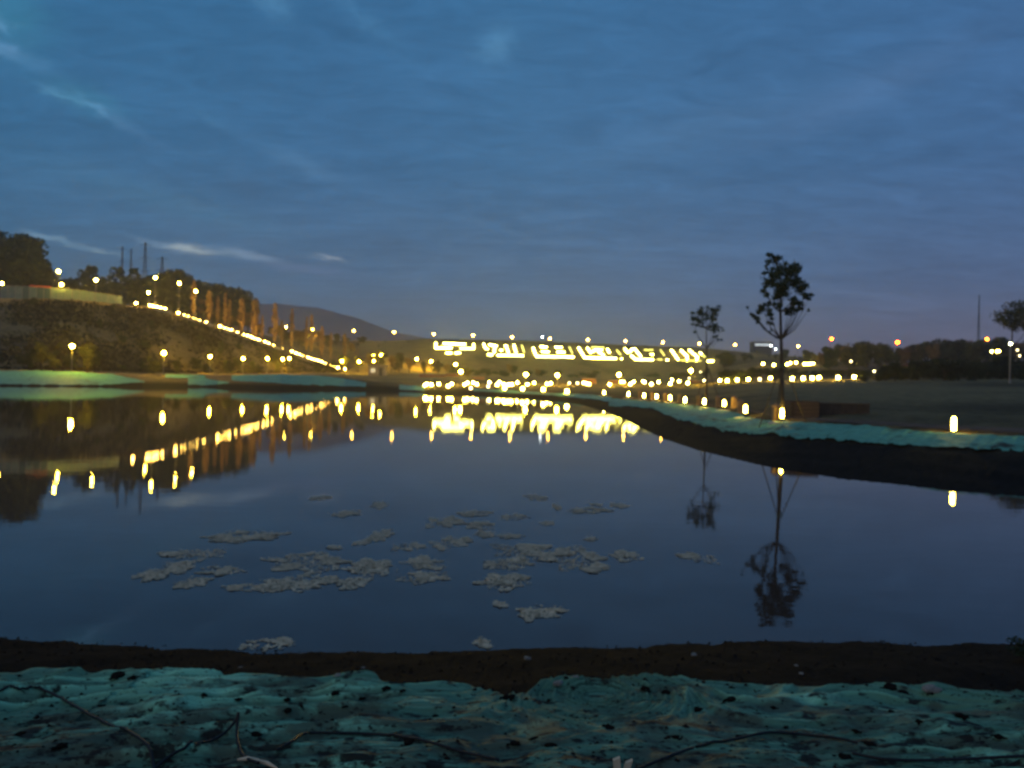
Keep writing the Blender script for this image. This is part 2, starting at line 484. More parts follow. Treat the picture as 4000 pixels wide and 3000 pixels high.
# ------------------------------------------------------------------ path along the far and right bank
def strip(name, X0, X1, n, f0, f1, lift, m, rows=3, wave=0.0, edge=0.0):
    Xs = np.linspace(X0, X1, n)
    verts = []; faces = []
    for i, X in enumerate(Xs):
        a, b = f0(X), f1(X)
        if edge:
            a += edge * (b - a) * (smooth_noise(X * .035, 1.0, 8) * .5 + smooth_noise(X * .11, 4.0, 9) * .25 + smooth_noise(X * .31, 2.0, 10) * .2)
        for r in range(rows):
            D = a + (b - a) * r / (rows - 1)
            x = (X - 2000) / F * D
            z = terrain(x, D)[0] + lift + (wave * (smooth_noise(x * 1.9, D * 2.3, 12) + .6 * smooth_noise(x * 5.3, D * 4.1, 13))[()] if wave else 0)
            verts.append((x, D, float(z)))
    for i in range(n - 1):
        for r in range(rows - 1):
            faces.append((i * rows + r, (i + 1) * rows + r, (i + 1) * rows + r + 1, i * rows + r + 1))
    return mesh_obj(name, verts, faces, m, smooth=True)
def cw(X): return float(np.interp(X, CX, CD[:, 0]))
def cp(X): return float(np.interp(X, CX, CD[:, 1]))
M_path = mat('path_paving', (.26, .19, .13), .9, .1, col2=(.34, .25, .17), nscale=1.5)
o = strip('path', -800, 1500, 220, lambda X: cp(X) + .9, lambda X: cp(X) + 4.2, .06, M_path); o['kind'] = 'structure'
M_path2 = mat('path_earth', (.10, .066, .045), .95, .05, col2=(.15, .10, .07), nscale=1.5)
o = strip('path', 1500, 4800, 330, lambda X: cp(X) + .5 + .004 * cp(X), lambda X: cp(X) + 2.0 + .012 * cp(X), .03, M_path2); o['kind'] = 'structure'

# ------------------------------------------------------------------ dust nets spread on the banks
def net_material(name, c_net, c_dirt, dirt_lo, dirt_hi, scale):
    m = bpy.data.materials.new(name); m.use_nodes = True
    t = NT(m.node_tree); bs = m.node_tree.nodes['Principled BSDF']
    pos = t.n('ShaderNodeNewGeometry').outputs['Position']
    f = t.noise(pos, scale, 6, .65, .4)
    v = t.noise(t.vmap(pos, (2.2, 6, 1), (0, 0, R(12))), scale * 2.2, 5, .6)
    net = t.ramp(v, [(.28, tuple(k * .55 for k in c_net)), (.5, c_net), (.72, tuple(k * 1.35 for k in c_net))])
    d = t.ramp(f, [(dirt_lo, 0.0), (dirt_hi, 1.0)])
    weave = t.n('ShaderNodeTexWave'); weave.inputs['Scale'].default_value = 40; weave.inputs['Distortion'].default_value = 1.5
    t.link(pos, weave.inputs['Vector'])
    net = t.mix(.12, net, t.mix(1.0, net, weave.outputs['Color'], 'MULTIPLY'))
    t.link(t.mix(d, net, c_dirt), bs.inputs['Base Color'])
    bs.inputs['Roughness'].default_value = .75
    bs.inputs['Specular IOR Level'].default_value = .15
    b = t.n('ShaderNodeBump'); b.inputs['Strength'].default_value = .7; b.inputs['Distance'].default_value = .02
    t.link(t.noise(t.vmap(pos, (3, 9, 1), (0, 0, R(15))), scale * 4, 6, .7), b.inputs['Height'])
    t.link(b.outputs[0], bs.inputs['Normal'])
    return m
M_net_far = net_material('dust_net_far', (.12, .36, .27), (.06, .045, .03), .62, .72, .5)
M_net_right = net_material('dust_net_right', (.13, .36, .25), (.05, .045, .03), .56, .66, .9)

def bank_net(label, X0, X1, s0, s1, m=M_net_far, n=90, rows=9):
    f0 = lambda X: cw(X) + (cp(X) - cw(X)) * s0(X)
    f1 = lambda X: cw(X) + (cp(X) - cw(X)) * s1(X)
    o = strip('dust_net', X0, X1, n, f0, f1, .09, m, rows, .06, .16)
    return tag(o, label, 'netting')
bank_net('long teal dust net on the bank below the tallest pole lamp', -700, 565, lambda X: .06 + max(0, (X - 380) / 185) * .30, lambda X: 1.0 - max(0, (X - 430) / 135) * .5)
bank_net('pale green dust net lit by the second pole lamp on the bank', 645, 800, lambda X: .72, lambda X: 1.12)
bank_net('small dark teal dust net low on the bank between two pole lamps', 735, 895, lambda X: .12 + max(0, (X - 830) / 65) * .2, lambda X: .70 - max(0, (X - 800) / 95) * .3)
bank_net('teal dust net on the bank below the foot of the lit stairway', 905, 1430, lambda X: .52 - .28 * min(1, max(0, (X - 905) / 300)), lambda X: 1.08 - .35 * max(0, (X - 1280) / 150))
bank_net('narrow teal dust net on the far shore between stairway and dam', 1560, 1660, lambda X: .15, lambda X: .9, n=30)
bank_net('faint blue-green dust net along the shore below the far bollards', 1850, 2390, lambda X: .55, lambda X: .97, n=120)

RN_LO = [(2380, 1585), (2550, 1596), (2640, 1640), (2771, 1667), (2898, 1690), (3000, 1692), (3090, 1711), (3250, 1715), (3500, 1735), (3725, 1745), (4000, 1760), (4400, 1780)]
RN_HI = [(2380, 1556), (2550, 1570), (2700, 1583), (2830, 1603), (2950, 1636), (3050, 1648), (3250, 1657), (3480, 1674), (3720, 1693), (4000, 1702), (4400, 1715)]
def by_px(tab):
    xs = [a for a, b in tab]
    ds = [solve(a, b, .05, 12, 110, 1500) for a, b in tab]
    return lambda X: float(np.interp(X, xs, ds))
o = strip('dust_net', 2380, 4400, 420, by_px(RN_LO), by_px(RN_HI), .06, M_net_right, 22, .05, .22)
tag(o, 'broad teal dust net on the right bank between bollards and dark mud', 'netting')

# ------------------------------------------------------------------ foreground net, wrinkled over the soil
NE = [(-700, 2660), (0, 2640), (150, 2622), (420, 2655), (600, 2668), (650, 2640), (900, 2668), (1200, 2678), (1450, 2668), (1520, 2690), (1650, 2685), (1780, 2682),
      (1860, 2700), (1960, 2738), (2060, 2730), (2120, 2690), (2200, 2678), (2500, 2682), (2900, 2686), (3250, 2690), (3480, 2692), (3700, 2700), (3850, 2728), (4000, 2720), (4700, 2720)]
def near_pt(X, Y):
    D = solve(X, Y, .03, 1.0, 7.0, 1500)
    p = P(X, Y, D); return p
ne = [near_pt(a, b) for a, b in NE]
nex = np.array([p.x for p in ne]); ney = np.array([p.y for p in ne])
nx_, ny_ = 800, 320
gxn, gtn = np.meshgrid(np.linspace(-4.6, 4.6, nx_), np.linspace(0, 1, ny_))
top = np.interp(gxn, nex, ney)
gyn = 1.3 + (top - 1.3) * gtn
base_z = terrain(gxn.ravel(), gyn.ravel()).reshape(gxn.shape)
def vnoise(x, y, seed):
    """value noise on a lattice"""
    r = np.random.default_rng(seed); L = r.uniform(-1, 1, (64, 64))
    xi = np.floor(x).astype(int); yi = np.floor(y).astype(int)
    fx = x - xi; fy = y - yi
    fx = fx * fx * (3 - 2 * fx); fy = fy * fy * (3 - 2 * fy)
    a = L[yi % 64, xi % 64]; b = L[yi % 64, (xi + 1) % 64]; c = L[(yi + 1) % 64, xi % 64]; d = L[(yi + 1) % 64, (xi + 1) % 64]
    return (a + (b - a) * fx) * (1 - fy) + (c + (d - c) * fx) * fy
ang = .22 + .35 * vnoise(gxn * .6, gyn * .6, 1) + .9 * np.exp(-((gxn - .45) / .42) ** 2 - ((gyn - 4.0) / .45) ** 2)
pu = gxn * np.cos(ang) + gyn * np.sin(ang); pv = -gxn * np.sin(ang) + gyn * np.cos(ang)
ridge = 1 - np.abs(vnoise(pu * 1.1 + 30, pv * 11 + 30, 2))
ridge2 = 1 - np.abs(vnoise(pu * 2.6 + 9, pv * 26 + 12, 3))
lumps = .024 * vnoise(gxn * 2.2 + 20, gyn * 2.6 + 20, 4) + .022 * np.maximum(0, vnoise(gxn * 5 + 8, gyn * 6 + 8, 5)) + .014 * vnoise(gxn * 9, gyn * 11 + 40, 6)
fold = .036 * ridge ** 4 + .020 * ridge2 ** 4
fold *= .35 + .65 * np.clip(.5 + 1.2 * vnoise(gxn * .9 + 40, gyn * 1.3 + 5, 7), 0, 1)
roll_edge = .008 * np.exp(-((1 - gtn) / .05) ** 2)
gzn = base_z + .05 + lumps + fold + roll_edge
gzn = np.where(gtn > .995, base_z - .02, gzn)
Vn = np.stack([gxn, gyn, gzn], -1).reshape(-1, 3)
idx = np.arange(gxn.size).reshape(gxn.shape)
Fn = np.stack([idx[:-1, :-1], idx[:-1, 1:], idx[1:, 1:], idx[1:, :-1]], -1).reshape(-1, 4)
M_net_near = bpy.data.materials.new('dust_net_near'); M_net_near.use_nodes = True
t = NT(M_net_near.node_tree); bs = M_net_near.node_tree.nodes['Principled BSDF']
pos = t.n('ShaderNodeNewGeometry').outputs['Position']
weft = t.n('ShaderNodeAttribute', attribute_name='weft').outputs['Vector']
vv = t.noise(t.vmap(weft, (1.3, 16, 1)), 1.6, 7, .70, .3)
net = t.ramp(vv, [(.30, (.036, .090, .058)), (.46, (.120, .275, .165)), (.58, (.16, .34, .21)), (.72, (.29, .53, .35))])
att = t.n('ShaderNodeAttribute', attribute_name='fold_shade')
net = t.mix(1.0, net, t.ramp(att.outputs['Fac'], [(0.0, .55), (.45, .95), (1.0, 2.1)]), 'MULTIPLY')  # painted light and shade of the folds, multiplied into the net colour
dirt_f = t.noise(t.vmap(pos, (1, 1.7, 1)), 2.1, 7, .66, .3)
dirt_f2 = t.noise(t.vmap(pos, (1, 1.5, 1), (0, 0, 0), (5, 3, 0)), 7.5, 5, .6)
sxn = t.n('ShaderNodeSeparateXYZ'); t.link(pos, sxn.inputs[0])
# more soil washed over the net towards the camera's feet, where people walk
wash = t.m('MULTIPLY', t.m('SUBTRACT', 3.9, sxn.outputs[1], clamp=False), .085)
d1 = t.ramp(t.m('ADD', dirt_f, wash), [(.48, 0.0), (.60, .85)])
d2 = t.ramp(t.m('ADD', dirt_f2, t.m('MULTIPLY', wash, .7)), [(.56, 0.0), (.64, .95)])
dirt_f3 = t.noise(t.vmap(pos, (1, 1.6, 1), (0, 0, 0), (9, 1, 0)), 26, 4, .6)
d3 = t.ramp(t.m('ADD', dirt_f3, t.m('MULTIPLY', wash, .5)), [(.60, 0.0), (.66, .9)])
net = t.mix(d1, net, (.075, .085, .055))
net = t.mix(d2, net, (.018, .014, .010))
net = t.mix(d3, net, (.016, .012, .009))
t.link(net, bs.inputs['Base Color'])
bs.inputs['Roughness'].default_value = .7
bs.inputs['Specular IOR Level'].default_value = .2
b = t.n('ShaderNodeBump'); b.inputs['Strength'].default_value = .8; b.inputs['Distance'].default_value = .012
t.link(t.noise(t.vmap(weft, (4, 34, 1)), 3, 6, .7), b.inputs['Height'])
t.link(b.outputs[0], bs.inputs['Normal'])
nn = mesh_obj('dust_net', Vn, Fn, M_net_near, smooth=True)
# fold shading painted into the net colour: paler on ridges, darker between them
fold_shade = np.clip(.25 + .9 * ridge ** 5 * np.clip(.5 + 1.2 * vnoise(gxn * .9 + 40, gyn * 1.3 + 5, 7), 0.1, 1) + .5 * (ridge2 ** 5) * np.clip(vnoise(gxn * 1.7, gyn * 2 + 3, 8) + .5, 0, 1), 0, 1)
wa = nn.data.attributes.new('weft', 'FLOAT_VECTOR', 'POINT'); wa.data.foreach_set('vector', np.stack([pu, pv, 0 * pu], -1).astype(np.float32).ravel())
pa = nn.data.attributes.new('fold_shade', 'FLOAT', 'POINT'); pa.data.foreach_set('value', fold_shade.ravel())
tag(nn, 'wrinkled teal dust net strewn with soil below the dark near bank', 'netting')
def net_z(x, y):
    j = int(np.clip((x + 4.6) / 9.2 * (nx_ - 1), 0, nx_ - 1))
    colz = gzn[:, j]; coly = gyn[:, j]
    if y > coly[-1]: return tz(x, y)
    return float(np.interp(y, coly, colz))
def on_net(X, Y, lift=0.0):
    v = P(X, Y, 1)
    best = None
    for D in np.linspace(1.5, 6.2, 700):
        e = EYE + (v.z - EYE) * D - net_z(v.x * D, D) - lift
        if e <= 0: return Vector((v.x * D, D, net_z(v.x * D, D) + lift))
    return Vector((v.x * 3, 3, net_z(v.x * 3, 3) + lift))

# clods of soil and stones
def rock_mesh(name, m, seed, sub=2, heap=False):
    r = np.random.default_rng(seed)
    bm = bmesh.new(); bmesh.ops.create_icosphere(bm, subdivisions=sub, radius=1)
    for v in bm.verts:
        p = np.array(v.co)
        k = 1 + .22 * math.sin(p[0] * 2.7 + seed) * math.cos(p[1] * 3.1 - seed) + .14 * math.sin(p[2] * 5 + p[0] * 4 + seed) + .07 * r.normal()
        v.co = v.co * k
    if heap:
        main = [v.co.copy() for v in bm.verts]; mf = [[q.index for q in f.verts] for f in bm.faces]
        for j in range(7):
            a = r.uniform(0, 6.28); d = r.uniform(.7, 1.5); sc_ = r.uniform(.15, .5)
            nv = [bm.verts.new(Vector((math.cos(a) * d, math.sin(a) * d, -.25)) + c * sc_) for c in main]
            for f in mf: bm.faces.new([nv[q] for q in f])
    me = bpy.data.meshes.new(name); bm.to_mesh(me); bm.free(); me.materials.append(m); return me
M_clod = mat('soil_clod', (.014, .010, .008), .95, .05, col2=(.032, .024, .018), nscale=3, bump=.8)
M_stone = mat('pale_stone', (.22, .20, .17), .85, .2, col2=(.32, .29, .25), nscale=3, bump=.5)
clod_meshes = [rock_mesh('soil_clod', M_clod, k, heap=True) for k in range(5)]
stone_meshes = [rock_mesh('stone', M_stone, k + 20) for k in range(3)]
CL = [(1310, 2708, 62), (1990, 2725, 75), (2010, 2905, 85), (2090, 2890, 60), (2150, 2915, 70), (2380, 2845, 60), (2210, 2650, 40), (2520, 2690, 70), (2600, 2705, 60), (2860, 2735, 75),
      (2730, 2775, 70), (3020, 2765, 45), (3480, 2690, 80), (3530, 2705, 60), (3640, 2715, 55), (3590, 2820, 40), (3750, 2800, 60), (3310, 2775, 30), (3480, 2780, 30), (2640, 2880, 60),
      (2890, 2880, 80), (3340, 2860, 60), (3400, 2910, 90), (460, 2640, 70), (520, 2650, 50), (400, 2760, 60), (1415, 2735, 40), (930, 2735, 35), (1120, 2740, 40), (1125, 2780, 40),
      (1510, 2690, 60), (1570, 2700, 55), (1350, 2760, 35), (60, 2590, 90), (1000, 2870, 75), (1700, 2800, 50), (1600, 2900, 90), (240, 2920, 70), (80, 2870, 80), (3900, 2880, 60), (3300, 2960, 70)]
for k, (X, Y, wpx) in enumerate(CL):
    p = on_net(X, Y)
    s = wpx / F * p.y * .36 * rng.uniform(.6, 1.15)
    o = bpy.data.objects.new('soil_clod', clod_meshes[k % 5]); link(o)
    o.location = p + Vector((0, 0, s * .05)); o.scale = (s, s * rng.uniform(.7, 1.1), s * rng.uniform(.32, .5)); o.rotation_euler = (0, 0, rng.uniform(0, 6.28))
    tag(o, 'dark clod of soil lying on or beside the near dust net', 'soil clod', 'soil clods around the near dust net')
# grit of the near bank, too small to count
vs, fs = [], []
for k in range(2600):
    x = rng.uniform(-5, 5); dn = float(np.interp(x, NXW, NDs)); y = rng.uniform(float(np.interp(x, nex, ney)) - .1, dn - .02)
    s = rng.choice([.004, .005, .007, .010, .014]) * rng.uniform(.6, 1.3)
    z = tz(x, y) + .01
    b = len(vs)
    for q in ((1, 0, 0), (-.5, .8, 0), (-.6, -.7, 0), (rng.uniform(-.3, .3), rng.uniform(-.3, .3), .9)):
        vs.append((x + q[0] * s * rng.uniform(.7, 1.3), y + q[1] * s * rng.uniform(.7, 1.3), z + q[2] * s))
    fs += [(b, b + 1, b + 3), (b + 1, b + 2, b + 3), (b + 2, b, b + 3)]
o = mesh_obj('soil_crumbs', vs, fs, M_clod); tag(o, 'dark crumbs of soil on the near bank', 'soil', kind='stuff')
for k, (X, Y, wpx) in enumerate([(2060, 2572, 30), (2180, 2672, 40), (3640, 2700, 75), (2710, 2558, 26), (1320, 2640, 30), (2250, 2646, 26), (3130, 2632, 20), (1420, 2610, 18), (940, 2610, 20), (3110, 2600, 16)]):
    p = on_net(X, Y) if Y > 2600 else near_pt(X, Y)
    s = wpx / F * p.y * .5
    o = bpy.data.objects.new('stone', stone_meshes[k % 3]); link(o)
    o.location = p + Vector((0, 0, s * .1)); o.scale = (s, s * .8, s * .45); o.rotation_euler = (0, 0, rng.uniform(0, 6))
    tag(o, 'pale stone lying on the dark soil of the near bank', 'stone', 'pale stones on the near bank')

# leaf litter and crumbs scattered over the near net
vs, fs = [], []
for k in range(2600):
    x = rng.uniform(-3.6, 3.6); y = float(np.interp(x, nex, ney)) - 2.6 * rng.random() ** 1.1
    if vnoise(np.array([x * 2.6 + 13]), np.array([y * 3.1 + 17]), 61)[0] < rng.uniform(-.5, .6): continue
    s = rng.choice([.004, .006, .008, .011, .016]) * rng.uniform(.7, 1.3); z = net_z(x, y) + s * .15
    a = rng.uniform(0, 6.28); b = len(vs)
    for q in range(5):
        rr = s * rng.uniform(.6, 1.3)
        vs.append((x + math.cos(a + q * 1.257) * rr, y + math.sin(a + q * 1.257) * rr * .8, z - s * .3))
    vs.append((x, y, z + s * .45))
    fs += [(b + q, b + (q + 1) % 5, b + 5) for q in range(5)]
o = mesh_obj('litter', vs, fs, M_clod); tag(o, 'crumbs of soil and leaf litter on the near dust net', 'litter', kind='stuff')

# irrigation hoses across the net
M_hose = mat('hose_rubber', (.012, .012, .012), .55, .3)
def smooth_path(pts, n=10):
    pts = [Vector(p) for p in pts]; out = []
    for i in range(len(pts) - 1):
        p0, p1, p2, p3 = pts[max(i - 1, 0)], pts[i], pts[i + 1], pts[min(i + 2, len(pts) - 1)]
        for k in range(n):
            u = k / n
            out.append(.5 * ((2 * p1) + (p2 - p0) * u + (2 * p0 - 5 * p1 + 4 * p2 - p3) * u * u + (3 * p1 - p0 - 3 * p2 + p3) * u ** 3))
    out.append(pts[-1]); return out
HOSES = [('black hose curving down across the left of the near net', [(-200, 2760), (0, 2712), (80, 2698), (170, 2697), (260, 2745), (400, 2820), (520, 2870), (580, 2930), (600, 2995), (600, 3060)]),
         ('black hose rising to a raised kink on the near net', [(600, 3010), (650, 2965), (720, 2928), (850, 2893), (915, 2862), (930, 2850)]),
         ('short black hose end drooping from the raised kink', [(930, 2852), (925, 2880), (935, 2930), (965, 2965), (1010, 2985)]),
         ('black hose lying level in the middle of the near net', [(1080, 2935), (1140, 2900), (1190, 2872), (1300, 2864), (1450, 2868), (1560, 2876), (1680, 2900), (1800, 2935), (1950, 2970)]),
         ('black hose rising over the lumps right of the wooden pegs', [(2480, 3010), (2600, 2960), (2720, 2918), (2870, 2890), (2960, 2868), (3020, 2862), (3150, 2870), (3280, 2886), (3350, 2905)]),
         ('black hose along the lower right edge of the near net', [(3330, 2945), (3450, 2965), (3600, 2973), (3800, 2966), (4000, 2960), (4300, 2950)])]
for lab, pts in HOSES:
    pp = []
    for i, (X, Y) in enumerate(pts):
        q = on_net(X, min(Y, 3080), .012)
        pp.append(q)
    if 'raised kink on' in lab: pp[-1].z += .07; pp[-2].z += .035
    if 'drooping' in lab: pp[0] = pp[0] + Vector((0, 0, .07)); pp[1].z += .02
    sp = smooth_path(pp)
    for q in sp:
        zz = net_z(q.x, q.y) + .008
        if q.z < zz: q.z = zz
    o = MB().tube(sp, .0062, 8).build('hose', M_hose, smooth=True)
    tag(o, lab, 'hose')

# wooden pegs and a broken stick
M_wood = mat('fresh_wood', (.55, .42, .27), .7, .2, col2=(.68, .55, .38), nscale=8, stretch=(1, 1, .2))
for X, Y, hgt, wd, ln, lab in [(2412, 3010, .045, .026, -.12, 'taller pale wooden peg driven through the near net'), (2446, 3010, .036, .026, .30, 'shorter pale wooden peg leaning beside the taller one')]:
    p = on_net(X, Y)
    b = MB().box((0, 0, hgt / 2 - .03), (wd, wd * .7, hgt + .06))
    b.v = [(x + (z * ln), y, z + (.012 * (x / wd) if z > 0 else 0)) for x, y, z in b.v]
    o = b.build('wooden_peg', M_wood); o.location = p
    tag(o, lab, 'peg')
p0, p1 = on_net(928, 2972, .012), on_net(1010, 2976, .014)
b = MB().tube([p0, (p0 + p1) / 2 + Vector((0, 0, .006)), p1], [.004, .009, .007], 6)
tag(b.build('wooden_stick', M_wood), 'broken pale stick lying on the net by the hose end', 'stick')
p0, p1 = on_net(1005, 2978, .012), on_net(1085, 3005, .012)
b = MB().tube([p0, (p0 + p1) / 2 + Vector((0, 0, .006)), p1], [.007, .008, .003], 6)
tag(b.build('wooden_stick', M_wood), 'second piece of broken pale stick pointing down the net', 'stick')

# ------------------------------------------------------------------ lamps
lamp_cache = {}
def cached(key, fn):
    if key not in lamp_cache: lamp_cache[key] = fn()
    return lamp_cache[key]
def add(me, name, parent, loc=(0, 0, 0), scale=(1, 1, 1), rot=(0, 0, 0)):
    o = bpy.data.objects.new(name, me); col.objects.link(o); o.parent = parent
    o.location = loc; o.scale = scale; o.rotation_euler = rot
    return o
def pole_lamp(X, Y, label, group, h=3.8, gm=M_lamp, d=(100, 330), r=.25, name='pole_lamp', D=None, minh=1.0):
    D = D or solve(X, Y, h, d[0], d[1])
    p = P(X, Y, D); gz_ = tz(p.x, p.y); H = max(minh, p.z - gz_)
    e = empty(name, (p.x, p.y, p.z - H), label, 'lamp', group)
    add(cached('pole', lambda: MB().lathe([(.075, 0), (.06, .5), (.05, 1)], 10).mesh('pole', M_metal, True)), 'pole', e, (0, 0, 0), (1, 1, H - .1))
    add(cached('foot', lambda: MB().lathe([(.17, -.6), (.17, .04), (.11, .07), (.10, .30), (.08, .34)], 10).mesh('foot', M_metal)), 'foot', e)
    add(cached(('globe', gm.name), lambda: MB().lathe([(.30, -1), (.75, -.72), (1, -.2), (1, .2), (.8, .62), (.45, .9), (.1, 1)], 12).mesh('globe', gm, True)), 'globe', e, (0, 0, H), (r, r, r))
    add(cached('cap', lambda: MB().lathe([(1.15, 0), (.7, .22), (.15, .34)], 12).mesh('cap', M_dark)), 'cap', e, (0, 0, H + r * 1.02), (r, r, r))
    return e
def bollard(X, Y, label, group, h=.62, gm=M_bollfar, d=(60, 250), D=None, tall=.34, r=.075, foot=True):
    """lit tube on a short post; (X, Y) is the middle of the lit tube"""
    D = D or solve(X, Y, h - tall / 2, d[0], d[1], 800)
    p = P(X, Y, D); gz_ = tz(p.x, p.y); H = max(h, p.z + tall / 2 - gz_)
    e = empty('bollard_light', (p.x, p.y, p.z + tall / 2 - H), label, 'bollard light', group)
    add(cached('bpost', lambda: MB().lathe([(.07, -.4), (.07, 0.96), (.085, 1.0)], 12).mesh('post', M_dark)), 'post', e, (0, 0, 0), (1, 1, H - tall))
    add(cached(('btube', gm.name), lambda: MB().lathe([(.94, 0), (1, .05), (1, .70), (.92, .82), (.72, .92), (.40, .985), (.1, 1)], 16).mesh('lit_tube', gm, True)), 'lit_tube', e, (0, 0, H - tall), (r, r, tall))
    add(cached('bcap', lambda: MB().lathe([(.42, -.35), (.40, 0), (.25, .35), (.08, .45)], 12).mesh('cap', M_dark)), 'cap', e, (0, 0, H), (r, r, r * .6))
    if foot:
        add(cached('bfoot', lambda: MB().lathe([(.48, -.2), (.48, .035), (.45, .05)], 20).mesh('foot_slab', mat('foot_concrete', (.45, .43, .38), .85, .1))), 'foot_slab', e)
    return e

# pole lamps along the left bank
G1 = 'pole lamps along the far left bank'
for k, (X, Y, D) in enumerate([(282, 1352, 117), (640, 1379, 134)]):
    pole_lamp(X, Y, ['tall pole lamp on the bank above the long teal net', 'pole lamp on the bank at the edge of the pale lit net'][k], None, 3.8, D=D, r=.27)
for X, Y in [(821, 1393), (950, 1401), (1045, 1401), (1104, 1403), (1130, 1400)]:
    pole_lamp(X, Y, 'pole lamp in the row along the foot of the dark hill', G1, 3.9, d=(138, 235))
G2 = 'pole lamps on top of the left hill'
for X, Y in [(6, 1107), (229, 1060), (240, 1112), (375, 1094), (607, 1085), (580, 1143), (700, 1107), (764, 1138)]:
    pole_lamp(X, Y, 'pole lamp on the hilltop in front of the dark trees', G2, 3.8, gm=M_hill, d=(178, 290), r=.30)
G3 = 'pole lamps among the trees beside the stairway'
for X, Y in [(1117, 1278), (1177, 1298), (1221, 1287), (1216, 1314)]:
    pole_lamp(X, Y, 'pole lamp among the trees above the stairway', G3, 3.8, gm=M_hill, d=(240, 320), r=.30)
G4 = 'pole lamps in the park at the foot of the dam'
for X, Y in [(1336, 1410), (1403, 1413), (1458, 1388), (1487, 1386), (1459, 1410), (1628, 1402), (1684, 1412), (1780, 1423), (1800, 1452), (2054, 1463), (2177, 1466), (2418, 1464)]:
    pole_lamp(X, Y, 'pole lamp in the park between stairway and dam foot', G4, 3.4, d=(150, 290), r=.29)
pole_lamp(2699, 1448, 'bright pole lamp standing below the last glowing character', None, 3.6, d=(120, 260), r=.24)
pole_lamp(3947, 1343, 'slim pole lamp rising above the dark hedge on the right', None, 3.8, D=78, r=.12, gm=glow_mat('slim_lamp_glass', (1, .95, .5), 40))
pole_lamp(3415, 1450, 'low pole lamp at the end of the dark hedge', None, 2.2, D=98, r=.13, gm=M_dim)

# street lamps on the dam crest road
def street_lamp(X, Y, label, group, gm, D, h=5.5, r=.38):
    p = P(X, Y, D); g0 = tz(p.x, p.y); H = max(2.0, p.z - g0)
    e = empty('street_lamp', (p.x, p.y, p.z - H), label, 'street lamp', group)
    add(cached('spole', lambda: MB().lathe([(.09, -.15), (.075, .5), (.05, 1)], 10).mesh('pole', M_metal, True)), 'pole', e, (0, .9, 0), (1, 1, H + .25))
    add(cached('sarm', lambda: MB().tube([(0, .9, .0), (0, .6, .28), (0, .15, .36), (0, -.2, .34)], [.045, .04, .035, .035], 8).mesh('arm', M_metal, True)), 'arm', e, (0, 0, H))
    hd = add(cached('shead', lambda: MB().box((0, 0, .30), (.30, .62, .10)).mesh('head', M_dark)), 'head', e, (0, 0, H))
    add(cached(('slens', gm.name), lambda: MB().lathe([(.25, -1), (.8, -.6), (1, 0), (.8, .6), (.4, .9)], 12).mesh('lens', gm, True)), 'lens', hd, (0, 0, 0), (r, r, r))
    return e
G5 = 'street lamps along the dam crest'
for X, Y in [(1382, 1292), (1539, 1297), (1694, 1305), (1848, 1310), (2000, 1317), (2148, 1322), (2296, 1327), (2443, 1332), (2589, 1337), (2732, 1342), (2872, 1346), (3118, 1352)]:
    street_lamp(X, Y, 'orange street lamp on the road along the dam crest', G5, M_crest, (crestD(X, 5) + 1.0))
street_lamp(2119, 1316, 'single white street lamp on the dam crest among the orange ones', None, M_white, crestD(2119, 5) - 2, r=.22)
for X, Y, D, lab, gm, r in [(3249, 1323, 240, 'red-orange street lamp above the treeline beside the dam end', M_red, .42), (3506, 1337, 215, 'red-orange street lamp half sunk in the treeline', M_red, .42),
                        (3855, 1325, 200, 'large bright orange street lamp above the dark hedge', glow_mat('big_sodium_glass', (1, .15, .004), 100), .30), (3907, 1324, 210, 'small orange street lamp beside the large bright one', M_red, .2)]:
    street_lamp(X, Y, lab, None, gm, D, r=r)
for X, Y, D in [(3012, 1350, 330), (3030, 1364, 325)]:
    street_lamp(X, Y, 'white street lamp behind the crown of the staked tree trunk', 'white street lamps behind the staked tree', M_white, D, r=.22)

# bollard lights: near row along the right bank (X, middle Y, D)
near_b = [(3726, 1654, 22.0, 'bollard light standing alone on the right bank net edge', .40), (3055, 1614, 28.6, 'bollard light at the foot of the staked tree', .36)]
for X, Y, D, lab, tall in near_b:
    bollard(X, Y, lab, None, .56, M_boll, D=D, tall=tall, r=.062)
GB = 'bollard lights in a row along the right bank'
for X, Y in [(2912, 1597), (2829, 1574), (2752, 1568), (2676, 1561), (2618, 1553), (2565, 1548), (2516, 1544), (2455, 1539), (2360, 1533)]:
    bollard(X, Y, 'bollard light in the curving row along the path by the net', GB, .60, M_bollfar if X < 2800 else M_boll, d=(30, 115), tall=.34, r=.08)
bollard(2889, 1573, 'small round bollard light just behind the curving row', None, .5, M_bollfar, D=52, tall=.12, r=.09)
z3 = lambda x, y: (1600 + x / 3.16, 1250 + y / 3.16)
z4 = lambda x, y: (2200 + x / 3.16, 1250 + y / 3.16)
z5 = lambda x, y: (2600 + x / 2.074, 950 + y / 2.074)
z6 = lambda x, y: (3200 + x / 2.765, 1150 + y / 2.765)
far_b = [z3(*q) for q in [(190, 802), (215, 790), (270, 797), (360, 790), (478, 815), (522, 788), (680, 795), (715, 773), (785, 772), (830, 790), (985, 768), (1080, 797), (1108, 765), (1160, 790),
                          (1175, 838), (1220, 797), (1262, 795), (1330, 772), (1395, 847), (1455, 793), (1537, 775), (1650, 855), (1698, 787), (1742, 780), (1943, 878), (2150, 775)]]
far_b += [z4(*q) for q in [(50, 878)][:0] + [(285, 780), (320, 790), (573, 795), (715, 763), (745, 763), (830, 790), (870, 760), (985, 755), (1005, 765), (1087, 790), (1178, 763), (1343, 735), (1322, 785), (1430, 755), (1538, 777), (1933, 745), (2025, 747), (2148, 738)]]
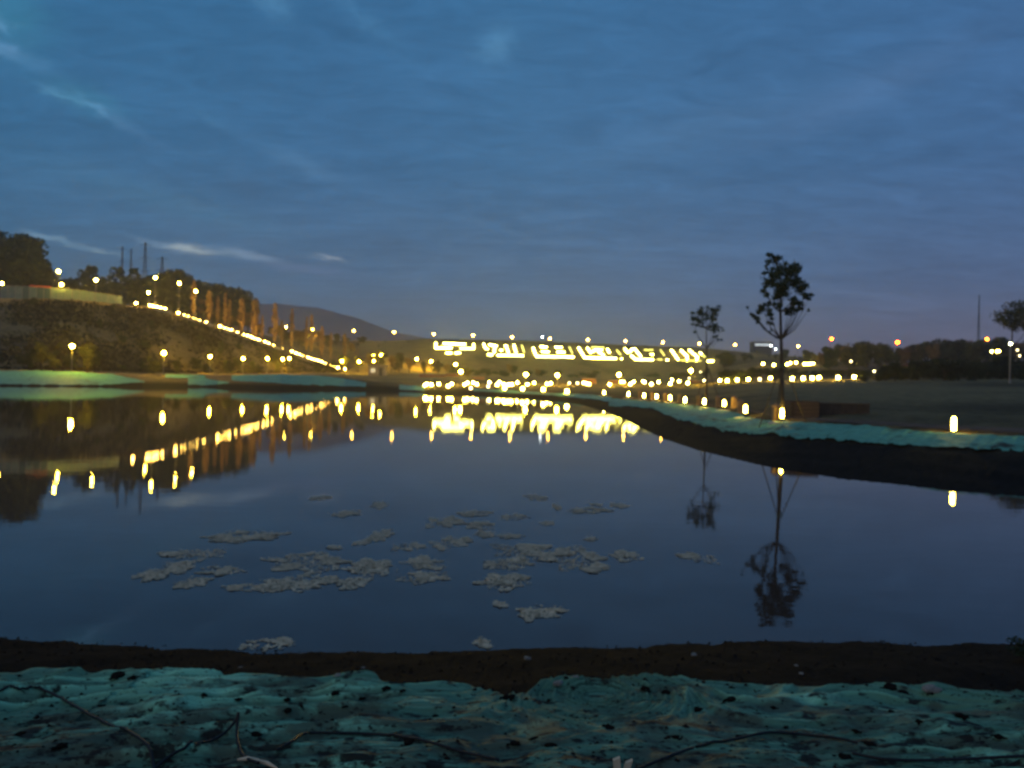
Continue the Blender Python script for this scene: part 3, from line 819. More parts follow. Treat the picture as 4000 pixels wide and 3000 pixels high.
far_b += [z5(*q) for q in [(500, 1112), (670, 1102), (850, 1093), (1027, 1097), (1115, 1093), (1188, 1092), (1242, 1087), (1397, 1087)]]
far_b += [z6(*q) for q in [(203, 897), (377, 890)]]
for X, Y in far_b:
    bollard(X, Y, 'distant bollard light on the lawns at the foot of the dam', 'bollard lights on the lawns before the dam', .62, M_bollfar, d=(88, 200), tall=.40, r=.20, foot=False)
dim_b = [z3(*q) for q in [(970, 820), (755, 840), (1972, 778), (2072, 778), (815, 705)]] + [z4(*q) for q in [(75, 775), (178, 775), (1555, 718), (1695, 640), (1738, 745), (2092, 678)]] + [z5(762, 1102)]
for X, Y in dim_b:
    bollard(X, Y, 'dim bollard light half hidden on the lawns before the dam', 'dim bollard lights before the dam', .62, M_dim, d=(95, 240), tall=.38, r=.19, foot=False)
up_b = [z5(*q) for q in [(790, 977), (877, 985), (985, 980), (1010, 970), (1057, 967), (1125, 978), (1150, 978), (1172, 976), (1195, 973)]]
for X, Y in up_b:
    bollard(X, Y, 'bollard light on the terrace behind the staked tree', 'bollard lights on the terrace behind the staked tree', .7, M_bollfar, d=(150, 260), tall=.46, r=.24, foot=False)
for X, Y in [z6(343, 722), z6(1862, 615), z6(1920, 615), z6(1945, 612), z6(2140, 600), z6(2165, 663)]:
    bollard(X, Y, 'white bollard light showing above the dark hedge', 'white bollard lights above the dark hedge', .7, M_dim if X > 3960 or X < 3400 else M_bollfar, D=150, tall=.36, r=.14, foot=False)

# ------------------------------------------------------------------ stairway of lights up the left hill
z1 = lambda x, y: (x / 2.37, 850 + y / 2.37)
z2 = lambda x, y: (700 + x / 2.765, 1050 + y / 2.765)
stair_px = [(536, 1186), (590, 1194), (650, 1208), (695, 1222), (760, 1246), (812, 1262), (860, 1275), (910, 1293), (960, 1310), (1020, 1330), (1085, 1356), (1108, 1363), (1140, 1373), (1200, 1395), (1260, 1415), (1310, 1434), (1347, 1447)]
spx = np.array(stair_px, float)
def stair_point(X):
    Y = float(np.interp(X, spx[:, 0], spx[:, 1]))
    D = solve(X, Y, .40, crestD(X) - 16, crestD(X) + 3, 300)
    return P(X, Y, D)
M_conc = mat('stair_concrete', (.34, .31, .27), .9, .1, col2=(.42, .38, .33), nscale=1)
flights = [(585, 655), (695, 825), (855, 1095), (1135, 1350)]
for i, (xa, xb) in enumerate(flights):
    a, b = stair_point(xa), stair_point(xb)
    g_ = lambda q: Vector((q.x, q.y, tz(q.x, q.y)))
    e = empty('stairway', g_(b), ['top flight of the lit stairway, next to the hilltop', 'second flight of the lit stairway down from the hilltop', 'long third flight of the lit stairway, brightest at its head', 'lowest flight of the lit stairway, ending by the park'][i], 'stairway')
    o0 = e.location
    n = max(8, int((a - b).length / .9))
    dirv = (a - b); dirv.z = 0; dirv.normalize(); side = Vector((-dirv.y, dirv.x, 0))
    sb = MB()
    for k in range(n):
        q = b.lerp(a, (k + .5) / n); zz = q.z - .25
        L = (a - b).xy.length / n
        sb.box((q.x - o0.x, q.y - o0.y, zz - o0.z - .55), (L * 1.02, 2.6, 1.1), math.atan2(dirv.y, dirv.x))
    st = sb.build('step', M_conc, e); st['kind'] = 'stuff'
    for s in (-1, 1):
        pts = [b.lerp(a, k / 8) + side * 1.35 * s + Vector((0, 0, .65)) - o0 for k in range(9)]
        MB().tube(pts, .035, 6).build('handrail', M_metal, e)
        for k in range(0, 9, 2):
            q = pts[k]
            MB().tube([q, q + Vector((0, 0, -1.1))], .03, 6).build('rail_post', M_metal, e)
big = [(536, 1), (1347, 1.25)]
step_x = []
for xa, xb, n in [(592, 648, 6), (700, 700, 1), (722, 740, 2), (755, 765, 2), (776, 782, 2), (808, 808, 1), (862, 905, 5), (930, 935, 1), (955, 1008, 5), (1018, 1018, 1), (1036, 1086, 4), (1107, 1107, 1),
                  (1140, 1140, 1), (1160, 1185, 3), (1203, 1260, 6), (1274, 1330, 6)]:
    step_x += list(np.linspace(xa, xb, n))
for X, s in [(x, 1.0) for x in step_x] + big:
    q = stair_point(X)
    r = .21 * s * rng.uniform(.55, 1.35)
    p = Vector((q.x + rng.uniform(-.2, .2), q.y - .6, q.z + .05))
    e = empty('step_light', (p.x, p.y, max(p.z - .45, tz(p.x, p.y) - .1)), 'warm step light beside the stairway on the left hill', 'step light', 'step lights along the stairway')
    add(cached('stpost', lambda: MB().lathe([(.06, -.9), (.06, .30), (.09, .33)], 8).mesh('post', M_dark)), 'post', e)
    add(cached('stglass', lambda: MB().lathe([(.5, -.8), (1, -.3), (1, .3), (.6, .85)], 10).mesh('glass', M_step, True)), 'glass', e, (0, 0, .45), (r * 1.3, r, r))

# ------------------------------------------------------------------ glowing characters laid on the dam slope
CHARS = [
    ('glowing character with split double bars, first of the dam sign', z3, [[(325, 285), (318, 345), (520, 345)], [(415, 292), (690, 298)], [(625, 350), (790, 355), (790, 300)], [(450, 408), (520, 408)], [(560, 408), (625, 405)]], []),
    ('glowing character with dot and upright strokes over a long base, second of the dam sign', z3, [[(915, 295), (935, 345), (965, 360)], [(980, 305), (1080, 322)], [(1050, 330), (1045, 400)], [(965, 425), (1025, 430)], [(1080, 435), (1405, 440)], [(1118, 372), (1146, 372)], [(1175, 320), (1200, 322)], [(1195, 330), (1220, 400)], [(1288, 310), (1300, 360), (1315, 400)]], [[(1385, 310), (1415, 400)]]),
    ('glowing character of four short bars in an open box, third of the dam sign', z3, [[(1525, 345), (1565, 450), (2025, 458)], [(1610, 330), (1695, 333)], [(1630, 390), (1720, 393)], [(1795, 335), (1880, 340)], [(1820, 395), (1915, 398)]], [[(1970, 330), (2010, 415)]]),
    ('glowing character with curled strokes in an open box, fourth of the dam sign', z4, [[(190, 340), (265, 465), (655, 475)], [(300, 345), (340, 405)], [(350, 395), (400, 365), (480, 370)], [(430, 390), (500, 435)], [(545, 360), (572, 402)], [(712, 476), (730, 478)]], [[(350, 335), (510, 340)], [(660, 370), (710, 430)]]),
    ('glowing character with a slanted peak stroke, fifth of the dam sign', z4, [[(760, 355), (800, 405)], [(820, 395), (850, 360), (885, 358), (960, 450)], [(840, 440), (890, 485), (1110, 490)], [(1080, 425), (1108, 425)], [(1270, 492), (1300, 492)]], [[(1000, 370), (1110, 370)], [(1200, 370), (1250, 440)], [(1160, 485), (1225, 488)]]),
    ('glowing character of four slanting strokes, last of the dam sign', z4, [[(1335, 370), (1365, 410), (1420, 490)], [(1455, 375), (1530, 450), (1530, 505)], [(1555, 370), (1660, 460), (1640, 510)], [(1690, 405), (1712, 425)], [(1780, 508), (1850, 508)]], [[(1712, 425), (1755, 460)], [(1450, 498), (1700, 505)]]),
]
def dam_pt(X, Y):
    D = solve(X, Y, .30, 255, crestD(X) + 3, 500)
    p = P(X, Y, D); return p
M_frame = mat('sign_frame', (.15, .15, .13), .7, .2)
for lab, zf, strokes, dims in CHARS:
    allp = [dam_pt(*zf(*q)) for s in strokes for q in s]
    c = sum(allp, Vector()) / len(allp)
    e = empty('glowing_character', (c.x, c.y, tz(c.x, c.y)), lab, 'sign')
    for grp, m, r in ((strokes, M_char, .31), (dims, M_chard, .22)):
        for s in grp:
            pts = [dam_pt(*zf(*q)) - e.location for q in s]
            dense = []
            for i in range(len(pts) - 1):
                for k in range(4): dense.append(pts[i].lerp(pts[i + 1], k / 4))
            dense.append(pts[-1])
            MB().tube(dense, r, 8).build('stroke', m, e, True)
            for q in (dense[0], dense[-1]):
                MB().box((q.x, q.y, q.z - .45), (.16, .16, .7)).build('stroke_bracket', M_frame, e)

# ------------------------------------------------------------------ trees
def trunk_mb(pts, radii): return MB().tube(pts, radii, 9)
def proto_round(seed, n=520, leaf=.30, squash=1.0, lobes=9, width=.36, low=.34):
    """crown unit: height 1, base of trunk at 0; returns (crown mesh verts/faces, trunk builder)"""
    r = np.random.default_rng(seed)
    pts = []
    cs = []
    for k in range(lobes):
        zz = r.uniform(low, .86); rad = width * (1 - abs(zz - .58) * 1.1) * r.uniform(.35, .85)
        a = r.uniform(0, 6.283)
        c = (math.cos(a) * rad, math.sin(a) * rad, zz); cs.append(c)
        pts.append(ball_points(c, (width * .42, width * .42, .15 * squash), n // lobes))
    pts.append(ball_points((0, 0, .62), (width * .55, width * .55, .30), n // 5))
    pts = np.concatenate(pts)
    tr = MB().tube([(0, 0, -.06), (.005, 0, .2), (-.01, .01, .45), (0, 0, .7)], [.03, .024, .018, .008], 7)
    for c in cs[:5]:
        tr.tube([(0, 0, .30), (c[0] * .5, c[1] * .5, .30 + (c[2] - .3) * .6), c], [.014, .010, .004], 5)
    return leaves(pts, leaf), tr
def make_protos(prefix, m, specs):
    out = []
    for k, sp in enumerate(specs):
        (lv, lf), tr = proto_round(**sp)
        cm = bpy.data.meshes.new('crown'); cm.from_pydata(lv, [], lf); cm.materials.append(m)
        out.append((cm, tr.mesh('trunk', M_bark, True)))
    return out
PR_dark = make_protos('dark', M_leaf, [dict(seed=s, n=2300, leaf=.042, lobes=15, width=w_, low=.16) for s, w_ in ((1, .34), (2, .42), (3, .30), (4, .38))])
PR_olive = make_protos('olive', M_leaf2, [dict(seed=s, n=1100, leaf=.045, lobes=11, width=w_, low=.22) for s, w_ in ((5, .36), (6, .30), (7, .44))])
PR_hedge = make_protos('hedge', M_hedge, [dict(seed=s, n=1300, leaf=.05, lobes=12, width=w_, low=.12) for s, w_ in ((8, .55), (9, .62), (10, .48))])
PR_brown = make_protos('brown', M_leafb, [dict(seed=s, n=600, leaf=.045, lobes=8, width=w_) for s, w_ in ((15, .36), (16, .3))])
def col_proto(seed, n, leaf, wd, m):
    r = np.random.default_rng(seed)
    zz = r.uniform(.12, 1.0, n); rad = wd * np.sin(np.clip((zz - .05) / 1.0, 0, 1) * math.pi) ** .7 * r.uniform(.1, 1, n) ** .6 * (1 - .25 * np.sin(zz * 23 + seed))
    a = r.uniform(0, 6.283, n)
    v, f = leaves(np.stack([np.cos(a) * rad, np.sin(a) * rad, zz], 1), leaf)
    cm = bpy.data.meshes.new('crown'); cm.from_pydata(v, [], f); cm.materials.append(m)
    tr = MB().tube([(0, 0, -.05), (0, 0, .5), (0, 0, .95)], [.014, .010, .003], 7)
    return cm, tr.mesh('trunk', M_bark, True)
PR_col = [col_proto(s, 420, .035, wd, M_slender) for s, wd in ((21, .07), (22, .09), (23, .055))]
PR_con = [col_proto(s, 420, .05, wd, M_leaf) for s, wd in ((31, .20), (32, .26))]
def plant(name, cat, pr, loc, H, label, group, wide=1.0):
    e = empty(name, loc, label, cat, group, rng.uniform(0, 6.28))
    e.scale = (H * wide, H * wide, H)
    cm, tm = pr
    add(tm, 'trunk', e); add(cm, 'crown', e)
    return e
def plant_px(name, cat, pr, X, ytop, D, label, group, wide=1.0, ybase=None, sink=0):
    x = P(X, ytop, D); g0 = tz(x.x, D) - sink
    return plant(name, cat, pr, (x.x, D, g0), max(.8, x.z - g0), label, group, wide)

# big tree at the far left and round dark crowns along the left hill
plant_px('tree', 'tree', PR_dark[1], 20, 878, 205, 'tall dark tree at the left end of the hilltop', None, 1.0)
plant_px('tree', 'tree', PR_dark[3], 105, 905, 212, 'second tall dark tree next to the left hilltop end', None, .8)
plant_px('tree', 'tree', PR_dark[0], -90, 900, 200, 'tall dark tree mostly cut by the left hilltop end', None, 1.1)
for X, Y, D, wd in [(716, 1058, 268, 1.0), (795, 1088, 275, 1.15), (840, 1100, 280, .9), (905, 1106, 285, 1.25), (935, 1125, 288, .9)]:
    plant_px('tree', 'tree', PR_dark[int(X) % 4], X, Y, D, 'dark round tree on the skyline behind the upper stairway', 'dark round trees behind the upper stairway', wd)
for k, X in enumerate(range(150, 700, 34)):
    Xj = X + rng.uniform(-9, 9)
    plant_px('tree', 'tree', (PR_dark + PR_con)[rng.randrange(6)], Xj, 1075 + rng.uniform(-38, 22), rng.uniform(236, 262), 'dark tree in the row along the hilltop left of the stairway', 'dark trees along the hilltop', rng.uniform(.9, 1.3))
# trees on the slope behind the stairway
for k in range(40):
    X = rng.uniform(690, 1620); yt = float(np.interp(X, [690, 900, 1150, 1350, 1620], [1140, 1190, 1262, 1300, 1322])) + rng.uniform(-6, 45)
    D = float(np.interp(X, [690, 1100, 1620], [262, 285, 306])) + rng.uniform(-16, 4)
    i5 = rng.randrange(5); kn = 'olive' if i5 < 3 else 'brown'
    plant_px('tree', 'tree', (PR_olive + PR_brown)[i5], X, yt, D, 'low ' + kn + ' tree in the wood between stairway and dam', kn + ' trees behind the stairway', rng.uniform(1.0, 1.5))
# slender wrapped trees beside the stairs
for (zx, y0, y1, wd) in [(160, 130, 420, 1.3), (325, 240, 550, 1.4), (500, 270, 580, 1.2), (545, 330, 560, 1.0), (680, 320, 520, 1.6), (805, 340, 680, 1.0), (840, 330, 690, 1.2), (1040, 370, 740, 1.1), (900, 500, 700, 1.3),
                         (1220, 430, 800, 1.1), (1380, 520, 870, 1.0), (1432, 500, 700, .9), (1545, 620, 900, 1.2), (1640, 690, 900, 1.0), (1790, 700, 920, 1.3), (1930, 880, 1010, 1.4), (420, 300, 520, 1.5), (1110, 560, 760, 1.2)]:
    X, Yt = z2(zx, y0); Yb = z2(zx, y1)[1]
    D = crestD(X) + rng.uniform(4, 8)
    top = P(X, Yt, D); g0 = tz(top.x, D)
    plant('slender_tree', 'tree', PR_col[rng.randrange(3)], (top.x, D, g0), max(3, top.z - g0), 'slender upright tree lit orange beside the stairway', 'slender trees beside the stairway', wd * .78)
# shrubs and small trees at the foot of the left slope
for X, Y, D, wd, pr in [(165, 1330, 122, 1.0, 0), (345, 1335, 123, 1.1, 1), (210, 1395, 121, 1.2, 0), (120, 1370, 124, 1.0, 1), (372, 1365, 126, .9, 0)]:
    plant_px('small_tree', 'tree', PR_olive[pr], X, Y, D, 'small leafy tree behind the tall pole lamp on the left bank', 'small trees behind the tall pole lamp', wd)
for X, Y, D in [(600, 1390, 142), (560, 1405, 150), (690, 1400, 148), (770, 1395, 165), (800, 1420, 158), (890, 1400, 176), (905, 1415, 172), (985, 1405, 190), (1010, 1420, 180), (1085, 1410, 195), (1240, 1405, 214), (1300, 1400, 225)]:
    plant_px('small_tree', 'tree', PR_olive[rng.randrange(3)], X, Y, D, 'small leafy tree among the lamps below the dark hill', 'small trees below the dark hill', rng.uniform(.8, 1.2))
for k in range(26):
    X = rng.uniform(-60, 1080); c0, h0 = crestD(X), crestD(X, 3)
    D = rng.uniform(h0 - 3, c0 - 4); x = (X - 2000) / F * D
    plant('shrub', 'shrub', PR_olive[rng.randrange(3)], (x, D, tz(x, D) - .6), rng.uniform(1.6, 2.8), 'low shrub on the dark slope of the left hill', 'shrubs on the left hill slope', rng.uniform(1.0, 1.5))
# rough dry vegetation of the slope and the dam, too fine to count
gp = []
for k in range(24000):
    X = rng.uniform(-120, 1330); c0, h0 = crestD(X), crestD(X, 3)
    D = h0 - 6 + (c0 - h0 + 4) * rng.random(); x = (X - 2000) / F * D
    if smooth_noise(x * .11, D * .11, 21) + .5 * smooth_noise(x * .5, D * .4, 22) < rng.uniform(-.6, .5): continue
    gp.append((x, D))
gp = np.array(gp); gpz = terrain(gp[:, 0], gp[:, 1]) + nr.uniform(0.05, .55, len(gp)) ** 1.5
lv, lf = leaves(np.column_stack([gp, gpz]), .42)
o = mesh_obj('slope_vegetation', lv, lf, mat('dry_scrub', (.030, .028, .014), .9, .05, col2=(.085, .062, .030), nscale=.4))
tag(o, 'rough dry scrub covering the dark slope of the left hill', 'scrub', kind='stuff')
# small trees in the park centre
for X, Y, D in [(1400, 1390, 235), (1440, 1375, 240), (1530, 1385, 245), (1560, 1370, 250), (1600, 1395, 240), (1655, 1405, 235), (1710, 1400, 240), (1745, 1420, 235), (1830, 1430, 220), (1990, 1420, 230), (2010, 1425, 226), (2100, 1440, 220),
                (1345, 1385, 236), (1480, 1360, 256)]:
    plant_px('small_tree', 'tree', (PR_brown + PR_olive)[rng.randrange(5)], X, Y, D, 'small brownish tree in the lit park at the dam foot', 'small trees in the park at the dam foot', rng.uniform(.8, 1.2))
for k in range(34):
    X = rng.uniform(1750, 2780); D = rng.uniform(225, 262); x = (X - 2000) / F * D
    plant('shrub', 'shrub', PR_hedge[rng.randrange(3)], (x, D, tz(x, D) - .2), rng.uniform(1.0, 2.6), 'dark shrub at the foot of the dam slope', 'shrubs at the foot of the dam slope', rng.uniform(1.2, 2.0))
# right: trees between the dam end and the hedge, treeline on the ridge
for k in range(30):
    X = rng.uniform(2790, 3340); D = rng.uniform(215, 300)
    yt = float(np.interp(X, [2790, 2900, 3000, 3150, 3340], [1372, 1378, 1362, 1366, 1352])) + rng.uniform(-6, 34)
    plant_px('tree', 'tree', (PR_dark + PR_olive)[rng.randrange(7)], X, yt, D, 'dark tree between the dam end and the red lamps', 'dark trees beyond the dam end', rng.uniform(1.0, 1.5))
for k in range(46):
    X = 3180 + k * 20 + rng.uniform(-10, 10); D = rng.uniform(175, 235)
    yt = float(np.interp(X, [3180, 3280, 3385, 3450, 3560, 3660, 3740, 3800, 3900, 4100], [1372, 1345, 1326, 1348, 1345, 1318, 1328, 1312, 1322, 1330])) + rng.uniform(-9, 22)
    i9 = rng.randrange(9); kn = 'brown' if i9 < 2 else 'dark' if i9 < 6 else 'olive'
    plant_px('tree', 'tree', (PR_brown + PR_dark + PR_olive)[i9], X, yt, D, kn + ' tree in the treeline on the right ridge', kn + ' trees of the right treeline', rng.uniform(.9, 1.4))
for k in range(40):
    X = 3330 + k * 19 + rng.uniform(-8, 8); D = rng.uniform(92, 122)
    yt = float(np.interp(X, [3330, 3420, 3520, 3650, 3800, 4000, 4100], [1470, 1440, 1405, 1390, 1396, 1385, 1385])) + rng.uniform(-4, 40)
    plant_px('hedge_shrub', 'shrub', PR_hedge[rng.randrange(3)], X, yt, D, 'black-green shrub of the dense hedge on the right', 'shrubs of the dark hedge', rng.uniform(1.0, 1.5))
for k in range(26):
    X = 2840 + k * 21 + rng.uniform(-8, 8); D = rng.uniform(118, 150)
    plant_px('hedge_shrub', 'shrub', PR_hedge[rng.randrange(3)], X, 1442 + rng.uniform(-10, 16), D, 'dark shrub between the lawn lights and the terrace lights', 'shrubs below the terrace lights', rng.uniform(1.2, 1.8))
# tree at the right edge
def custom_tree(label, D, clusters, trunk_px, base_px, rad, zf, n_per, leaf, m, depth=.8, stems=None):
    r_ = np.random.default_rng(5)
    b = P(*base_px, D); gz0 = tz(b.x, D)
    e = empty('tree', (b.x, D, gz0), label, 'tree')
    o0 = Vector((b.x, D, gz0))
    pts_all = []; tw = MB()
    tp = [P(*zf(*q), D) - o0 for q in trunk_px]
    tp = [Vector((tp[0].x, 0, -.15))] + tp
    rr = [rad * (1 - .8 * i / (len(tp) - 1)) for i in range(len(tp))]
    MB().tube(tp, rr, 12).build('trunk', M_bark, e, True)
    for (x, y, rpx) in clusters:
        dd = r_.uniform(-depth, depth)
        c = P(*zf(x, y), D + dd) - o0
        rm = rpx / (2212 / 700 if zf is not z5 else 2.074) / F * D
        sub = max(2, int(rpx / 8))
        for k in range(sub):
            cc = np.array(c) + r_.normal(size=3) * rm * .62
            pts_all.append(cc + r_.normal(size=(int(n_per * (rpx / 40) ** 1.2 / sub * 1.3) + 3, 3)) * np.array([rm * .30, rm * .30, rm * .22]))
        # limb from the trunk, leaving below the cluster
        k = min(range(len(tp)), key=lambda i: abs(tp[i].z - (c.z - .9 * abs(c.x - tp[i].x) - .35)))
        s = tp[k]
        mid_ = s.lerp(c, .5) + Vector((0, 0, -.12 * (c - s).length))
        tw.tube([s, mid_, c], [rad * .30, rad * .2, rad * .07], 6)
    tw.build('branches', M_bark, e, True)
    lv, lf = leaves(np.concatenate(pts_all), leaf)
    mesh_obj('crown', lv, lf, m, e)
    return e
big_cl = [(880, 112, 42), (915, 135, 40), (850, 120, 22), (930, 200, 62), (1030, 235, 48), (1000, 215, 45), (940, 290, 78), (1005, 335, 58), (1045, 285, 35), (850, 255, 32), (815, 185, 16), (820, 215, 16), (800, 375, 34), (845, 330, 40), (940, 420, 52),
          (960, 380, 50), (1080, 365, 46), (1140, 385, 46), (1165, 440, 34), (1060, 460, 40), (1085, 500, 42), (1020, 545, 40), (1050, 520, 34), (990, 580, 18), (825, 430, 20), (870, 480, 28), (780, 525, 42), (835, 545, 40), (735, 600, 34),
          (710, 580, 18), (762, 640, 18), (862, 630, 24), (1157, 540, 10), (660, 520, 9), (840, 710, 10), (905, 350, 50), (895, 250, 40), (900, 430, 30), (920, 500, 24)]
bt = custom_tree('tall staked tree with an open leafy crown on the right bank', 28.8, big_cl, [(945, 1300), (940, 1000), (936, 780), (930, 560), (935, 400), (925, 250), (890, 110)], (3052, 1640), .085, z5, 210, .046, M_leaf)
# three support stakes tied to the staked tree
for k, (dx_, dy_) in enumerate([(-.95, -.2), (.85, -.3), (.1, .9)]):
    gz_ = tz(bt.location.x + dx_, bt.location.y + dy_) - bt.location.z
    MB().tube([(dx_, dy_, gz_ - .15), (dx_ * .05, dy_ * .05, 2.15)], [.022, .019], 8).build('support_stake', M_bark, bt, True)
MB().lathe([(.11, 2.0), (.12, 2.06), (.11, 2.12)], 12).build('tie_band', mat('tie_cloth', (.10, .13, .08)), bt)
sec_cl = [(330, 560, 46), (295, 565, 40), (260, 580, 34), (370, 555, 40), (405, 540, 34), (410, 590, 34), (225, 605, 30), (205, 595, 14), (245, 650, 24), (270, 620, 30), (375, 620, 34), (395, 670, 34), (425, 690, 28), (385, 720, 30), (440, 775, 18), (240, 720, 18),
          (290, 660, 18), (350, 690, 16), (455, 700, 12), (400, 760, 18), (330, 610, 30)]
st = custom_tree('smaller staked tree with a flat-topped sparse crown beside the dam end', 49.0, sec_cl, [(330, 1290), (330, 1050), (332, 850), (330, 690), (335, 570)], (2760, 1580), .075, z5, 150, .060, M_leaf, .7)
for k, (dx_, dy_) in enumerate([(-.9, -.2), (.9, -.3), (.1, .9)]):
    gz_ = tz(st.location.x + dx_, st.location.y + dy_) - st.location.z
    MB().tube([(dx_, dy_, gz_ - .15), (dx_ * .05, dy_ * .05, 2.6)], [.03, .026], 8).build('support_stake', M_bark, st, True)
edge_cl = [(2000, 240, 70), (1960, 260, 40), (2050, 200, 60), (2090, 270, 60), (2150, 120, 70), (2210, 150, 70), (2120, 200, 50), (2200, 260, 70), (2150, 320, 60), (2220, 350, 60), (2060, 330, 50), (2000, 310, 30), (2280, 200, 70), (2290, 300, 60)]
ec = [(x, y, r * 3.16 / 2.765) for x, y, r in edge_cl]
custom_tree('bushy tree lit orange at the right end of the hedge', 112, ec, [(2080, 800), (2080, 560), (2085, 400), (2110, 300), (2150, 180)], (3950, 1480), .16, z6, 110, .16, M_leaf2, 1.2)

# ------------------------------------------------------------------ things beside the path on the right bank
M_timber = mat('timber', (.30, .17, .08), .8, .15, col2=(.40, .24, .12), nscale=4, bump=.4)
for X, Y in [(2892, 1597), (2805, 1573), (2728, 1567), (2655, 1560), (2598, 1552), (2546, 1548), (2500, 1544), (2868, 1577)]:
    D = solve(X, Y, .28, 28, 110) + .25
    p = P(X, Y, D); g0 = tz(p.x, D)
    e = empty('timber_post', (p.x, D, g0), 'short squared timber post beside a bollard light of the curving row', 'post', 'timber posts along the curving row')
    MB().box((0, 0, .22), (.26, .26, .75)).build('shaft', M_timber, e)
    MB().lathe([(.20, .58), (.19, .62), (.02, .74)], 4).build('cap', M_timber, e)
p = P(3032, 1612, 29.4); g0 = tz(p.x, p.y)
e = empty('timber_post', (p.x, p.y, g0), 'squared timber post next to the staked tree trunk', 'post')
MB().box((0, 0, .2), (.24, .24, .7)).build('shaft', M_timber, e); MB().lathe([(.19, .55), (.18, .59), (.02, .7)], 4).build('cap', M_timber, e)
# planter box of boards right of the staked tree
M_board = mat('planter_board', (.08, .055, .042), .85, .1, col2=(.13, .085, .062), nscale=5, bump=.4, stretch=(.3, 1, 1))
a = P(3112, 1640, 30.0); a.z = tz(a.x, a.y)
e = empty('planter_box', a, 'low brown board planter right of the staked tree', 'planter')
bm1 = MB().box((0, 0, 0), (1.0, .05, .15)).mesh('board', M_board); bm2 = MB().box((0, 0, 0), (.05, .9, .15)).mesh('board', M_board)
for k in range(4):
    for yy in (0, .95): add(bm1, 'board', e, (.35, yy, .10 + k * .16))
    for xx in (-.18, .88): add(bm2, 'board', e, (xx, .475, .10 + k * .16))
MB().box((.35, .475, .25), (1.0, .88, .5)).build('soil', M_clod, e)
a = P(3230, 1640, 31); a.z = tz(a.x, a.y)
e = empty('low_wall', a, 'long low wall with pale coping behind the board planter', 'wall')
for k in range(5):
    add(cached('wallblock', lambda: MB().box((0, 0, .2), (.49, .3, .5)).mesh('block', mat('wall_block', (.06, .045, .038), .9, .1, col2=(.09, .065, .05), nscale=3))), 'block', e, (-.6 + k * .5, 0, 0))
    add(cached('coping', lambda: MB().box((0, 0, .48), (.49, .36, .06)).mesh('coping', mat('coping_stone', (.13, .105, .08), .9, .1))), 'coping', e, (-.6 + k * .5, 0, 0))

# ------------------------------------------------------------------ hilltop hoarding, kiosk, low walls, far building
M_hoard = mat('hoarding_panel', (.10, .17, .17), .6, .3, col2=(.16, .22, .21), nscale=1)
M_pan2 = mat('hoarding_panel_dark', (.06, .11, .12), .6, .3)
M_redt = mat('red_trim', (.55, .12, .07), .6, .3)
Xs = list(range(-60, 500, 28))
def hoard_pt(X):
    D = crestD(X) + 5; x = (X - 2000) / F * D
    return Vector((x, D, tz(x, D)))
b0 = hoard_pt(-60)
e = empty('hoarding', b0, 'pale green panel hoarding along the hilltop with a red strip', 'fence')
for k in range(len(Xs) - 1):
    a, b = hoard_pt(Xs[k]), hoard_pt(Xs[k + 1])
    hgt = float(np.interp(Xs[k], [-60, 40, 230, 480], [3.4, 3.4, 3.0, 2.2]))
    d_ = b - a; L = d_.xy.length; rz = math.atan2(d_.y, d_.x); c = (a + b) / 2 - b0
    MB().box((c.x, c.y, c.z + hgt / 2 - .2), (L - .08, .06, hgt), rz).build('panel', M_pan2 if k in (1, 5, 7, 8) else M_hoard, e)
    MB().box((a.x - b0.x, a.y - b0.y, a.z - b0.z + hgt / 2 - .1), (.12, .12, hgt + .1), rz).build('fence_post', M_metal, e)
    if 100 <= Xs[k] <= 165:
        MB().box((c.x, c.y - .02, c.z + hgt + .02), (L, .2, .35), rz).build('top_strip', M_redt, e)
    else:
        MB().box((c.x, c.y - .02, c.z + hgt - .05), (L, .1, .12), rz).build('top_rail', M_metal, e)
M_wall_w = mat('kiosk_wall', (.30, .26, .20), .85, .1, col2=(.36, .31, .25), nscale=.8)
D = 212; a = P(1475, 1455, D); a.z = tz(a.x, D)
e = empty('kiosk', a, 'small flat-roofed pale kiosk among the park lamps', 'kiosk')
MB().box((0, 0, 1.3), (4.6, 3.0, 2.8)).build('wall', M_wall_w, e)
MB().box((0, 0, 2.82), (5.6, 4.0, .22)).build('roof', M_conc, e)
kw = MB().box((-1.0, -1.54, 1.4), (1.2, .06, 1.1)).build('window', glow_mat('kiosk_window', (1, .85, .5), .5), e)
kd = MB().box((1.1, -1.54, 1.05), (.95, .06, 2.1)).build('door', M_dark, e)
MB().box((-1.0, -1.58, .80), (1.4, .16, .08)).build('sill', M_conc, kw)
MB().box((1.45, -1.60, 1.05), (.05, .05, .16)).build('handle', M_metal, kd)
M_brick = mat('lit_brick', (.32, .14, .08), .9, .1, col2=(.40, .18, .10), nscale=2)
for X, Y, D, L, lab, hgt in [(1690, 1452, 205, 7.0, 'low brick wall below the park lamps left of the dam', .8), (1765, 1449, 215, 3.6, 'short low brick wall beside the park lamps', .9), (2300, 1490, 168, 3.2, 'red brick plinth on the lawn below the third glowing character', 1.1),
                             (2405, 1490, 172, 3.4, 'low red brick wall on the lawn below the fourth glowing character', .7), (2715, 1486, 150, 2.6, 'pale low wall on the lawn by the bright pole lamp', .6), (1870, 1480, 190, 3.0, 'brown low wall at the dam foot', .8)]:
    a = P(X, Y, D); a.z = tz(a.x, D)
    e = empty('low_wall', a, lab, 'wall')
    MB().box((0, 0, hgt / 2 - .2), (L, .4, hgt + .2)).build('wall_body', M_brick, e)
    MB().box((0, 0, hgt - .06), (L + .1, .5, .1)).build('coping', M_conc, e)
